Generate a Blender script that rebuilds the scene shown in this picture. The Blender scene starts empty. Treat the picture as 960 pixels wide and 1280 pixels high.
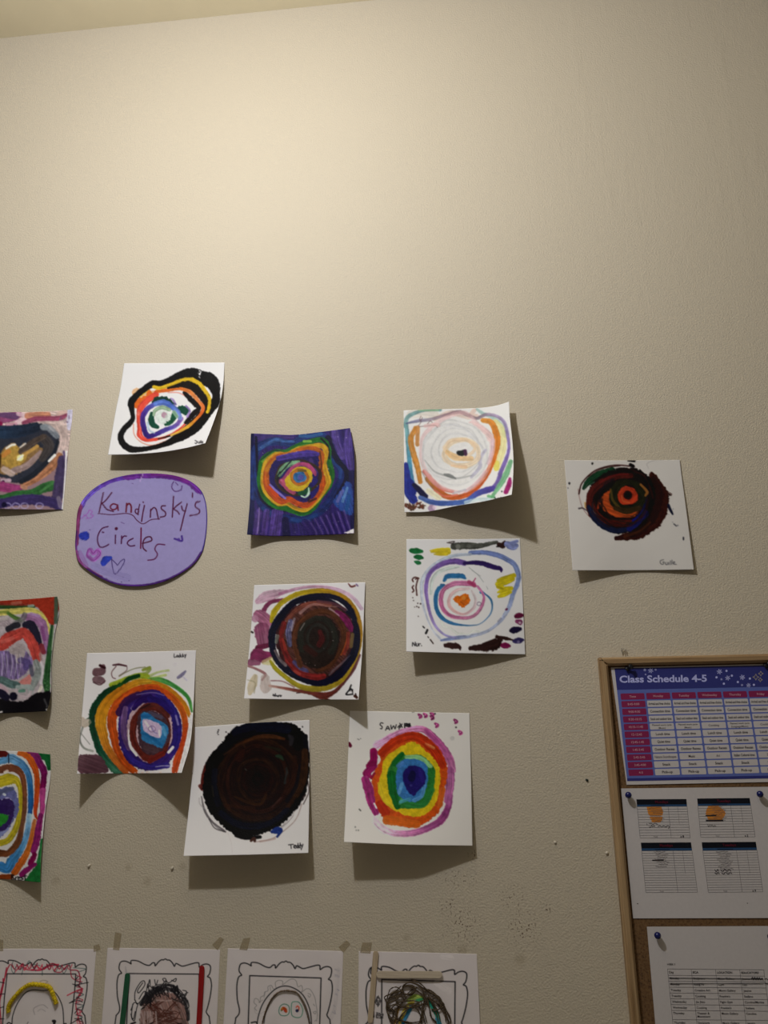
# A classroom wall with children's circle paintings, a cork board and framed self-portraits.
LAMP_W, AMB, EXPO = 41.5, 0.10, 0.0
import bpy, bmesh, math, random
import numpy as np
from mathutils import Vector, Matrix


random.seed(7)
rng = np.random.default_rng(7)
SC = bpy.context.scene
COL = SC.collection

# ------------------------------------------------------------------ camera
FPX, D, CAMZ = 961.0, 1.45, 1.35
def _axes(yaw, pitch, roll):
    cy, sy, cp, sp = math.cos(yaw), math.sin(yaw), math.cos(pitch), math.sin(pitch)
    f = np.array([-sy*cp, cy*cp, sp]); r = np.array([cy, sy, 0.0]); u = np.cross(r, f)
    cr, sr = math.cos(roll), math.sin(roll)
    return cr*r+sr*u, -sr*r+cr*u, f
AR, AU, AF = _axes(math.radians(5.5425), math.radians(16.3593), math.radians(-0.7391))
CAM = np.array([0.0, -D, CAMZ])          # the wall with the paintings is the plane y = 0
def pts3(px, py, lift):
    """points `lift` metres in front of the wall, seen at photo pixels px, py (arrays allowed)"""
    px = np.asarray(px, float); py = np.asarray(py, float); lift = np.asarray(lift, float)
    px, py, lift = np.broadcast_arrays(px, py, lift)
    ray = AF*FPX + (px-480)[..., None]*AR - (py-640)[..., None]*AU
    t = (D-lift)/ray[..., 1]
    return CAM + ray*t[..., None]
def at(px, py, lift=0.0):
    return Vector(pts3(px, py, lift).tolist())

cam = bpy.data.cameras.new('camera'); co = bpy.data.objects.new('camera', cam); COL.objects.link(co)
cam.sensor_fit = 'HORIZONTAL'; cam.sensor_width = 36.0; cam.lens = 36.0*FPX/960.0
cam.clip_start = 0.02
co.matrix_world = Matrix(((AR[0], AU[0], -AF[0], CAM[0]), (AR[1], AU[1], -AF[1], CAM[1]),
                          (AR[2], AU[2], -AF[2], CAM[2]), (0, 0, 0, 1)))
SC.camera = co

# ------------------------------------------------------------------ helpers
def s2l(c):
    c = np.asarray(c, float)/255.0
    return np.where(c <= 0.04045, c/12.92, ((c+0.055)/1.055)**2.4)
def tag(o, label=None, cat=None, group=None, kind=None):
    if label: o['label'] = label
    if cat: o['category'] = cat
    if group: o['group'] = group
    if kind: o['kind'] = kind
    return o
def link(name, me, parent=None):
    o = bpy.data.objects.new(name, me); COL.objects.link(o)
    if parent is not None:
        o.parent = parent; o.matrix_parent_inverse = parent.matrix_world.inverted()
    return o
def empty(name, loc):
    o = bpy.data.objects.new(name, None); COL.objects.link(o); o.location = loc
    o.matrix_world = Matrix.Translation(loc); o.empty_display_size = 0.02
    return o
def mesh(name, verts, faces, mats, fmat=None, smooth=True):
    me = bpy.data.meshes.new(name)
    me.from_pydata([tuple(map(float, v)) for v in verts], [], [tuple(map(int, f)) for f in faces])
    for m in (mats if isinstance(mats, (list, tuple)) else [mats]): me.materials.append(m)
    if fmat is not None: me.polygons.foreach_set('material_index', np.asarray(fmat, np.int32))
    me.polygons.foreach_set('use_smooth', np.full(len(me.polygons), smooth))
    me.update()
    return me

class NT:
    def __init__(s, name):
        s.m = bpy.data.materials.new(name); s.m.use_nodes = True
        s.t = s.m.node_tree; s.b = s.t.nodes['Principled BSDF']
    def n(s, typ, **k):
        nd = s.t.nodes.new(typ)
        for a, v in k.items():
            if a.startswith('i_'):
                key = a[2:]; key = int(key) if key.isdigit() else key.replace('_', ' ')
                nd.inputs[key].default_value = v
            else: setattr(nd, a, v)
        return nd
    def l(s, a, b): s.t.links.new(a, b)
    def coord(s, scale=(1, 1, 1), kind='Object'):
        c = s.n('ShaderNodeTexCoord'); m = s.n('ShaderNodeMapping'); m.inputs['Scale'].default_value = scale
        s.l(c.outputs[kind], m.inputs['Vector']); return m.outputs['Vector']
    def noise(s, vec, scale, detail=3, rough=0.5):
        nd = s.n('ShaderNodeTexNoise'); nd.inputs['Scale'].default_value = scale
        nd.inputs['Detail'].default_value = detail; nd.inputs['Roughness'].default_value = rough
        s.l(vec, nd.inputs['Vector']); return nd.outputs['Fac']
    def ramp(s, fac, stops):
        r = s.n('ShaderNodeValToRGB'); e = r.color_ramp.elements
        while len(e) < len(stops): e.new(0.5)
        for q, (p, c) in zip(e, stops): q.position = p; q.color = (*c, 1) if len(c) == 3 else c
        s.l(fac, r.inputs['Fac']); return r.outputs['Color']
    def math(s, op, a, b=None, clamp=False):
        nd = s.n('ShaderNodeMath', operation=op); nd.use_clamp = clamp
        for k, v in enumerate((a, b)):
            if v is None: continue
            if isinstance(v, (int, float)): nd.inputs[k].default_value = v
            else: s.l(v, nd.inputs[k])
        return nd.outputs[0]
    def mix(s, fac, a, b):
        nd = s.n('ShaderNodeMix', data_type='RGBA')
        for k, v in ((0, fac), (6, a), (7, b)):
            if isinstance(v, (int, float)): nd.inputs[k].default_value = v
            elif isinstance(v, tuple): nd.inputs[k].default_value = (*v, 1)
            else: s.l(v, nd.inputs[k])
        return nd.outputs[2]
    def bump(s, h, strength, dist):
        b = s.n('ShaderNodeBump'); b.inputs['Strength'].default_value = strength; b.inputs['Distance'].default_value = dist
        s.l(h, b.inputs['Height']); s.l(b.outputs[0], s.b.inputs['Normal']); return b
    def set(s, **k):
        for a, v in k.items(): s.b.inputs[a.replace('_', ' ')].default_value = v
        return s

def flat_mat(name, rgb, rough=0.6, spec=0.3, var=0.06, scale=300, metallic=0.0):
    """procedural: the colour mottled by a fine noise"""
    t = NT(name); f = t.noise(t.coord(), scale, 3)
    c = np.asarray(rgb, float)
    t.l(t.ramp(f, [(0.3, tuple(np.clip(c*(1-var), 0, 1))), (0.7, tuple(np.clip(c*(1+var), 0, 1)))]), t.b.inputs['Base Color'])
    t.set(Roughness=rough, Metallic=metallic); t.b.inputs['Specular IOR Level'].default_value = spec
    return t.m

# ------------------------------------------------------------------ the room
CEIL_Z = CAMZ + 1.6185/1.35*D
def wall_material():
    t = NT('cream_orange_peel_paint')
    v = t.coord()
    n1 = t.noise(v, 6, 3); n2 = t.noise(v, 60, 3)
    base = t.mix(t.math('MULTIPLY', n1, 0.35), (0.586, 0.518, 0.415), (0.548, 0.484, 0.382))
    base = t.mix(t.math('MULTIPLY', n2, 0.12), base, (0.65, 0.57, 0.435))
    # dirty touch marks and specks: (pixel x, y, radius m, strength)
    def spot(px, py, r, soft=0.6, squash=1.0):
        c = t.n('ShaderNodeTexCoord'); m = t.n('ShaderNodeMapping'); p = at(px, py)
        m.vector_type = 'POINT'; m.inputs['Location'].default_value = (-p.x/r, -p.y/r, -p.z/r/squash)
        m.inputs['Scale'].default_value = (1/r, 1/r, 1/r/squash)
        t.l(c.outputs['Object'], m.inputs['Vector'])
        d = t.n('ShaderNodeVectorMath', operation='LENGTH'); t.l(m.outputs[0], d.inputs[0])
        wob = t.math('MULTIPLY', t.math('SUBTRACT', t.noise(v, 130, 2), 0.5), 0.7)
        dd = t.math('ADD', d.outputs['Value'], wob)
        mr = t.n('ShaderNodeMapRange'); mr.inputs[1].default_value = 1.0; mr.inputs[2].default_value = 1.0-soft
        t.l(dd, mr.inputs[0]); return mr.outputs[0]
    grime = None
    for a in ((160, 1084, .008), (184, 1102, .010), (70, 1101, .010), (228, 1083, .009), (508, 1172, .008), (538, 1192, .010), (650, 1200, .012), (578, 1188, .01)):
        s = spot(*a)
        grime = s if grime is None else t.math('MAXIMUM', grime, s)
    base = t.mix(t.math('MULTIPLY', grime, 0.35), base, (0.34, 0.27, 0.18))
    specks = t.ramp(t.noise(v, 270, 2, 0.5), [(0.585, (0, 0, 0)), (0.62, (1, 1, 1))])
    area = None
    for a in ((578, 1155, .045, .9), (655, 1160, .042, .9), (575, 1098, .05, 1.0, .4), (640, 1122, .03, 1.0), (560, 1132, .02, 1.0), (683, 1136, .015, .9), (592, 1070, .014, .9)):
        s = spot(*a)
        area = s if area is None else t.math('MAXIMUM', area, s)
    base = t.mix(t.math('MULTIPLY', t.math('MULTIPLY', specks, area), 0.85), base, (0.085, 0.042, 0.022))
    t.l(base, t.b.inputs['Base Color'])
    # orange-peel roller texture plus long vertical runs in the paint towards the upper right
    peel = t.noise(v, 310, 2.0, 0.5)
    big = t.noise(v, 60, 2, 0.5)
    rr = t.n('ShaderNodeMapRange'); rr.inputs[1].default_value = 0.5; rr.inputs[2].default_value = 0.75; t.l(t.noise(t.coord((26, 26, 4)), 1.0, 3, 0.6), rr.inputs[0]); runs = rr.outputs[0]
    q = t.n('ShaderNodeSeparateXYZ'); t.l(t.coord(), q.inputs[0])
    mx = t.n('ShaderNodeMapRange'); mx.inputs[1].default_value = 0.0; mx.inputs[2].default_value = 0.35; t.l(q.outputs[0], mx.inputs[0])
    mz = t.n('ShaderNodeMapRange'); mz.inputs[1].default_value = CAMZ+0.75; mz.inputs[2].default_value = CAMZ+1.15; t.l(q.outputs[2], mz.inputs[0])
    runs = t.math('MULTIPLY', runs, t.math('MULTIPLY', mx.outputs[0], mz.outputs[0]))
    h = t.math('ADD', t.math('ADD', peel, t.math('MULTIPLY', big, 0.4)), t.math('MULTIPLY', runs, 0.4))
    t.bump(h, 0.5, 0.0024)
    t.set(Roughness=0.62); t.b.inputs['Specular IOR Level'].default_value = 0.22
    return t.m
WALL_MAT = wall_material()
def ceiling_material():
    t = NT('matt_cream_ceiling_paint'); v = t.coord()
    t.l(t.ramp(t.noise(v, 8, 3), [(0.3, (0.70, 0.61, 0.42)), (0.7, (0.74, 0.65, 0.45))]), t.b.inputs['Base Color'])
    t.bump(t.noise(v, 160, 3), 0.1, 0.002); t.set(Roughness=0.85)
    return t.m
def slab(name, x0, x1, y0, y1, z0, z1, m):
    v = [(x, y, z) for x in (x0, x1) for y in (y0, y1) for z in (z0, z1)]
    f = [(0, 1, 3, 2), (4, 6, 7, 5), (0, 4, 5, 1), (2, 3, 7, 6), (0, 2, 6, 4), (1, 5, 7, 3)]
    return tag(link(name, mesh(name, v, f, m, smooth=False)), kind='structure')
slab('wall_back', -2.6, 2.6, 0.0, 0.12, 0.0, CEIL_Z, WALL_MAT)
slab('ceiling', -2.6, 2.6, -3.4, 0.12, CEIL_Z, CEIL_Z+0.1, ceiling_material())
slab('floor', -2.6, 2.6, -3.4, 0.12, -0.1, 0.0, flat_mat('grey_vinyl_floor', (0.30, 0.27, 0.23), 0.5, 0.4, 0.1, 20))

# ------------------------------------------------------------------ light
la = bpy.data.lights.new('pendant_bulb', 'POINT'); la.shadow_soft_size = 0.035; la.energy = LAMP_W; la.color = (0.97, 0.985, 1.0)
lo = bpy.data.objects.new('pendant_bulb', la); COL.objects.link(lo)
lo.location = (-0.455, -1.0, CAMZ+1.25)       # the bulb hanging in front of the wall, above the picture
w = bpy.data.worlds.new('room_light'); SC.world = w; w.use_nodes = True
w.node_tree.nodes['Background'].inputs[0].default_value = (1.0, 0.89, 0.70, 1); w.node_tree.nodes['Background'].inputs[1].default_value = AMB
vs = SC.view_settings; SC.display_settings.display_device = 'sRGB'
vs.view_transform = 'Standard'; vs.look = 'None'; vs.exposure = EXPO; vs.gamma = 1.0; vs.use_curve_mapping = False
# ------------------------------------------------------------------ brush engine: paint laid on a grid of colours
_T = rng.random((256, 256)).astype(np.float32)
def vn(x, y, seed=0):
    x, y = 0.829*x-0.559*y, 0.559*x+0.829*y
    return 0.68*_vn(x, y, seed)+0.32*_vn(1.93*y+0.7*x, 1.93*x-0.7*y, seed+11)
def _vn(x, y, seed=0):
    x = x+seed*17.13+1000.0; y = y+seed*9.71+1000.0
    xi = np.floor(x).astype(int); yi = np.floor(y).astype(int)
    fx = x-xi; fy = y-yi; fx = fx*fx*(3-2*fx); fy = fy*fy*(3-2*fy)
    a = _T[xi & 255, yi & 255]; b = _T[(xi+1) & 255, yi & 255]; c = _T[xi & 255, (yi+1) & 255]; d = _T[(xi+1) & 255, (yi+1) & 255]
    return (a*(1-fx)+b*fx)*(1-fy)+(c*(1-fx)+d*fx)*fy
def P(s):
    if not isinstance(s, str): return [tuple(p) for p in s]
    return [tuple(float(q) for q in p.split(',')) for p in s.split()]
def catmull(p, k=6, closed=False):
    p = np.asarray(p, float)
    if len(p) < 3 and not closed: return np.array([p[0]+(p[-1]-p[0])*t for t in np.linspace(0, 1, k+1)])
    q = np.vstack([p[-1:], p, p[:2]]) if closed else np.vstack([2*p[:1]-p[1:2], p, 2*p[-1:]-p[-2:-1]])
    out = []
    for i in range(1, len(q)-2):
        a, b, c, d = q[i-1], q[i], q[i+1], q[i+2]
        for t in np.arange(k)/k:
            out.append(0.5*((2*b)+(c-a)*t+(2*a-5*b+4*c-d)*t*t+(3*b-a-3*c+d)*t**3))
    out.append(q[-2])
    return np.array(out)
class Canvas:
    """coordinates are those of an enlarged crop of the photograph: pixel = (x0 + zx*s, y0 + zy*s)"""
    def __init__(c, x0, y0, s, box, paper=(240, 239, 241), step=2.4):
        c.x0, c.y0, c.s, c.step = x0, y0, s, step
        c.bx, c.by = box[0], box[1]
        w = int((box[2]-box[0])/step)+2; h = int((box[3]-box[1])/step)+2
        c.img = np.ones((h, w, 3), np.float32)*np.asarray(paper, np.float32); c.paint = np.zeros((h, w), np.float32)
        c.h, c.w, c.k = h, w, 0; c.paper = paper
        c.soft, c.grey, c.crumple = 1, 0.0, 0.35
        c.W, c.Wa, c.pa, c.tone = np.asarray(paper, float), 170.0, 0.82, (0.70, 8.0)
    def _win(c, x0, y0, x1, y1):
        i0 = max(0, int((x0-c.bx)/c.step)); i1 = min(c.w, int((x1-c.bx)/c.step)+2)
        j0 = max(0, int((y0-c.by)/c.step)); j1 = min(c.h, int((y1-c.by)/c.step)+2)
        if i1 <= i0 or j1 <= j0: return None
        X, Y = np.meshgrid(c.bx+np.arange(i0, i1)*c.step, c.by+np.arange(j0, j1)*c.step)
        return (slice(j0, j1), slice(i0, i1)), X, Y
    def _blend(c, sl, m, col):
        m3 = m[..., None]; c.img[sl] = c.img[sl]*(1-m3)+np.clip(col, 3, 252)*m3
        c.paint[sl] = np.maximum(c.paint[sl], m)
    def S(c, pts, col, w=20, a=1.0, rough=0.14, st=0.16, wash=0.0, dry=0.0, closed=False, k=6, edge=3.5, smooth=True):
        c.k += 1; sd = c.k
        p = np.array([(q[0], q[1], q[2] if len(q) > 2 else w) for q in P(pts)], float)
        if closed: p = np.vstack([p, p[:1]]) if not smooth else p
        q = catmull(p, k, closed) if smooth else p
        if len(q) == 1: q = np.vstack([q, q+[0.1, 0, 0]])
        mw = q[:, 2].max()*0.5*(1+rough)+edge
        r = c._win(q[:, 0].min()-mw, q[:, 1].min()-mw, q[:, 0].max()+mw, q[:, 1].max()+mw)
        if r is None: return
        sl, X, Y = r
        best = np.full(X.shape, 1e9); lat = np.zeros(X.shape); tt = np.zeros(X.shape); hw = np.ones(X.shape); L = 0.0
        for i in range(len(q)-1):
            (ax, ay, aw), (bx, by, bw) = q[i], q[i+1]
            dx, dy = bx-ax, by-ay; l2 = dx*dx+dy*dy+1e-9; ln = math.sqrt(l2)
            m = max(aw, bw)*0.5*(1+rough)+edge
            i0 = max(0, int((min(ax, bx)-m-X[0, 0])/c.step)); i1 = int((max(ax, bx)+m-X[0, 0])/c.step)+2
            j0 = max(0, int((min(ay, by)-m-Y[0, 0])/c.step)); j1 = int((max(ay, by)+m-Y[0, 0])/c.step)+2
            if i1 <= 0 or j1 <= 0: L += ln; continue
            ss = (slice(j0, j1), slice(i0, i1)); x = X[ss]; y = Y[ss]
            if x.size == 0: L += ln; continue
            t = np.clip(((x-ax)*dx+(y-ay)*dy)/l2, 0, 1)
            ex, ey = x-ax-t*dx, y-ay-t*dy; wd = 0.5*(aw+(bw-aw)*t)+0.01; dd = np.sqrt(ex*ex+ey*ey)/wd
            b = dd < best[ss]
            best[ss] = np.where(b, dd, best[ss]); hw[ss] = np.where(b, wd, hw[ss])
            lat[ss] = np.where(b, (ex*dy-ey*dx)/ln, lat[ss]); tt[ss] = np.where(b, L+t*ln, tt[ss]); L += ln
        qn = best*(1+rough*2*(vn(X/14, Y/14, sd)-0.5)+0.4*rough*(vn(X/5, Y/5, sd+3)-0.5))
        m = np.clip((1-qn)*hw/edge+0.5, 0, 1)*a
        n = 0.6*(_vn(lat/4.5, tt/110, sd)-0.5)+0.5*(vn(X/22, Y/22, sd+1)-0.5)
        if wash: m = m*(1-wash*_vn(lat/9, tt/70, sd+5))
        if dry: m = m*np.clip((_vn(lat/3.2, tt/75, sd+7)-dry)*6+0.5, 0, 1)
        if isinstance(col, list):
            cs = np.array(col, float); f = np.clip(tt/max(L, 1e-6), 0, 1)*(len(cs)-1); i = np.minimum(f.astype(int), len(cs)-2)
            base = cs[i]+(cs[i+1]-cs[i])*(f-i)[..., None]
        else: base = np.asarray(col, float)
        c._blend(sl, m, base*(1+2*st*n)[..., None]+(10*st*n)[..., None])
    def B(c, poly, col, a=1.0, warp=9, st=0.14, wash=0.0, smooth=True, ang=None, edge=1):
        c.k += 1; sd = c.k
        p = np.array([q[:2] for q in P(poly)], float)
        if smooth: p = catmull(p, 4, True)
        r = c._win(p[:, 0].min()-warp, p[:, 1].min()-warp, p[:, 0].max()+warp, p[:, 1].max()+warp)
        if r is None: return
        sl, X, Y = r
        m = np.zeros(X.shape)
        for ox, oy in ((-.25, -.25), (.25, -.25), (-.25, .25), (.25, .25)):
            x = X+warp*2*(vn(X/13, Y/13, sd)-0.5)+ox*c.step*edge; y = Y+warp*2*(vn(X/13, Y/13, sd+40)-0.5)+oy*c.step*edge
            ins = np.zeros(X.shape, bool)
            for i in range(len(p)):
                (ax, ay), (bx, by) = p[i-1], p[i]
                if ay == by: continue
                ins ^= ((ay > y) != (by > y)) & (x < (bx-ax)*(y-ay)/(by-ay)+ax)
            m += ins*0.25
        if ang is None: n = 0.5*(vn(X/20, Y/20, sd)-0.5)+0.4*(vn(X/7, Y/7, sd+2)-0.5)
        else:
            ca, sa = math.cos(math.radians(ang)), math.sin(math.radians(ang))
            n = 0.8*(_vn((X*ca+Y*sa)/90, (-X*sa+Y*ca)/6, sd)-0.5)+0.3*(vn(X/22, Y/22, sd+2)-0.5)
        m = m*a
        if wash: m = m*(1-wash*vn(X/24, Y/24, sd+5))
        c._blend(sl, m, np.asarray(col, float)*(1+2*st*n)[..., None]+(10*st*n)[..., None])
    def R(c, cx, cy, rx, ry, w, col, a0=0, a1=360, jit=0.035, rot=0, n=14, **k):
        full = abs(a1-a0) >= 359.9
        th = np.radians(np.linspace(a0, a1, n, endpoint=not full)); j = 1+jit*rng.normal(size=n)
        x = rx*j*np.cos(th); y = ry*j*np.sin(th); cr, sr = math.cos(math.radians(rot)), math.sin(math.radians(rot))
        c.S([(cx+a*cr-b*sr, cy+a*sr+b*cr, w*(1+0.12*rng.normal())) for a, b in zip(x, y)], col, closed=full, **k)
    def L(c, pts, col=(25, 22, 28), w=5, a=1.0, **k):
        for q in pts.split('|'): c.S(q, col, w, a, rough=k.get('rough', 0.1), st=0.05, edge=k.get('edge', 3.0), k=k.get('k', 5), dry=k.get('dry', 0))
    def dots(c, n, x0, y0, x1, y1, col, r=4):
        for i in range(n): c.S([(rng.uniform(x0, x1), rng.uniform(y0, y1))], col, rng.uniform(0.5, 1.4)*r*2, rough=0.3)
    def scrib(c, cx, cy, rx, ry, n, col, w=4, a=0.9, loops=True):
        pts = [(cx+rx*rng.uniform(-1, 1), cy+ry*rng.uniform(-1, 1)) for _ in range(n)]
        c.S(pts, col, w, a, rough=0.1, st=0.05, k=8)
    def soften(c, n):
        """pigment bleeding a little into its neighbours"""
        for _ in range(n):
            for ax in (0, 1):
                c.img = 0.5*c.img+0.25*(np.roll(c.img, 1, ax)+np.roll(c.img, -1, ax)); c.paint = 0.5*c.paint+0.25*(np.roll(c.paint, 1, ax)+np.roll(c.paint, -1, ax))
    def sample(c, px, py):
        zx = ((px-c.x0)/c.s-c.bx)/c.step; zy = ((py-c.y0)/c.s-c.by)/c.step
        zx = np.clip(zx, 0, c.w-1.001); zy = np.clip(zy, 0, c.h-1.001)
        i = zx.astype(int); j = zy.astype(int); fx = (zx-i)[..., None]; fy = (zy-j)[..., None]
        def bl(I): return (I[j, i]*(1-fx)+I[j, i+1]*fx)*(1-fy)+(I[j+1, i]*(1-fx)+I[j+1, i+1]*fx)*fy
        return bl(c.img), bl(c.paint[..., None])[..., 0]

def paint_material():
    """paper whose pigments are stored per point; the paint film is glossier and slightly raised"""
    t = NT('painted_paper')
    at_ = t.n('ShaderNodeAttribute', attribute_name='pigment')
    t.l(at_.outputs['Color'], t.b.inputs['Base Color'])
    mr = t.n('ShaderNodeMapRange'); mr.inputs[3].default_value = 0.75; mr.inputs[4].default_value = 0.5
    t.l(at_.outputs['Alpha'], mr.inputs[0]); t.l(mr.outputs[0], t.b.inputs['Roughness'])
    t.b.inputs['Specular IOR Level'].default_value = 0.10
    t.bump(t.math('MULTIPLY', t.noise(t.coord(), 420, 3), t.math('ADD', t.math('MULTIPLY', at_.outputs['Alpha'], 0.9), 0.15)), 0.35, 0.0012)
    return t.m
PAINT_MAT = paint_material()

def albedo(img, c):
    """studio colours of the strokes -> reflectance; plain paper reflects c.pa"""
    W = c.W.mean(); m = np.clip((W-img.min(-1, keepdims=True))/W*1.7-0.05, 0, 1)
    v = (1-m)*img*(c.Wa/W)+m*np.maximum(c.tone[0]*img-c.tone[1], 2.0)
    return np.clip(s2l(np.clip(v, 0, 255))/s2l(np.array(c.Wa))*c.pa, 0.003, 0.90)
def edge_curve(pts, n):
    q = catmull(P(pts), 10); d = np.r_[0, np.cumsum(np.hypot(*np.diff(q, axis=0).T))]; s = np.linspace(0, d[-1], n)
    return np.stack([np.interp(s, d, q[:, 0]), np.interp(s, d, q[:, 1])], 1)
def lift_grid(lift, U, V):
    """3x3 heights over the sheet (rows top, middle, bottom) in millimetres -> metres"""
    def row(r):
        q = catmull(np.stack([np.linspace(0, 1, len(r)), np.asarray(r, float)], 1), 12); return np.interp(U, q[:, 0], q[:, 1])/1000
    b = [(1-V)*(1-2*V), 4*V*(1-V), V*(2*V-1)]
    return np.maximum(sum(b[j]*row(lift[j]) for j in range(3)), 0.0002)
def grid_obj(name, XYZ, img, pnt, c, thick=0.0003, wrap=False):
    n, m = XYZ.shape[:2]
    idx = np.arange(n*m).reshape(n, m)
    if wrap:
        nx = np.roll(idx, -1, axis=1); a, b, c_, d = idx[:-1], idx[1:], nx[1:], nx[:-1]
    else: a, b, c_, d = idx[:-1, :-1], idx[1:, :-1], idx[1:, 1:], idx[:-1, 1:]
    F = np.stack([a, b, c_, d], -1).reshape(-1, 4)
    me = bpy.data.meshes.new(name)
    me.vertices.add(n*m); me.vertices.foreach_set('co', XYZ.reshape(-1).astype(np.float32))
    me.loops.add(F.size); me.loops.foreach_set('vertex_index', F.reshape(-1).astype(np.int32))
    me.polygons.add(len(F)); me.polygons.foreach_set('loop_start', np.arange(len(F), dtype=np.int32)*4)
    me.polygons.foreach_set('use_smooth', np.ones(len(F), bool))
    me.update(calc_edges=True); me.validate()
    rgba = np.concatenate([albedo(img, c), pnt[..., None]], -1).reshape(-1).astype(np.float32)
    at_ = me.color_attributes.new('pigment', 'FLOAT_COLOR', 'POINT'); at_.data.foreach_set('color', rgba)
    me.materials.append(PAINT_MAT)
    o = link(name, me)
    s = o.modifiers.new('thickness', 'SOLIDIFY'); s.thickness = thick; s.offset = -1.0; s.use_even_offset = False
    return o
def sheet(name, c, top, bottom, left, right, lift, cal, label, cat, group, res=1.3):
    """a sheet of paper on the wall: four edge curves in photo pixels, curl heights in mm, and the painting on it"""
    c.W, c.Wa, c.pa, c.tone = np.asarray(cal[0], float)*np.ones(3), cal[1], cal[2], cal[3]
    T, Bm, Lf, Rt = P(top), P(bottom), P(left), P(right)
    w_ = int(max(abs(T[-1][0]-T[0][0]), 60)*res); h_ = int(max(abs(Lf[-1][1]-Lf[0][1]), 60)*res)
    t, b, l, r = edge_curve(T, w_), edge_curve(Bm, w_), edge_curve(Lf, h_), edge_curve(Rt, h_)
    U, V = np.meshgrid(np.linspace(0, 1, w_), np.linspace(0, 1, h_)); u, v = U[..., None], V[..., None]
    xy = (1-v)*t[None]+v*b[None]+(1-u)*l[:, None]+u*r[:, None] - ((1-u)*(1-v)*t[0]+u*(1-v)*t[-1]+(1-u)*v*b[0]+u*v*b[-1])
    h = lift_grid(lift, U, V)
    sd = len(label)*3.7+T[0][0]; ed = np.clip(np.minimum(np.minimum(U, 1-U), np.minimum(V, 1-V))*9, 0, 1)
    h = np.maximum(h+c.crumple/1000*ed*(vn(U*5+V*1.5, V*5-U, sd)+0.5*vn(U*11, V*10+U*4, sd+1)-0.75)*2, 0.0002)
    XYZ = pts3(xy[..., 0], xy[..., 1], h)
    c.soften(c.soft)
    if c.grey: c.img = c.img*(1-c.grey)+c.img.mean(-1, keepdims=True)*c.grey
    img, pn = c.sample(xy[..., 0], xy[..., 1])
    o = grid_obj(name, XYZ, img, pn, c)
    return tag(o, label, cat, group)
# ------------------------------------------------------------------ the circle paintings
PG = "children's circle paintings taped to the wall"
BLK = (18, 17, 20)

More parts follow.
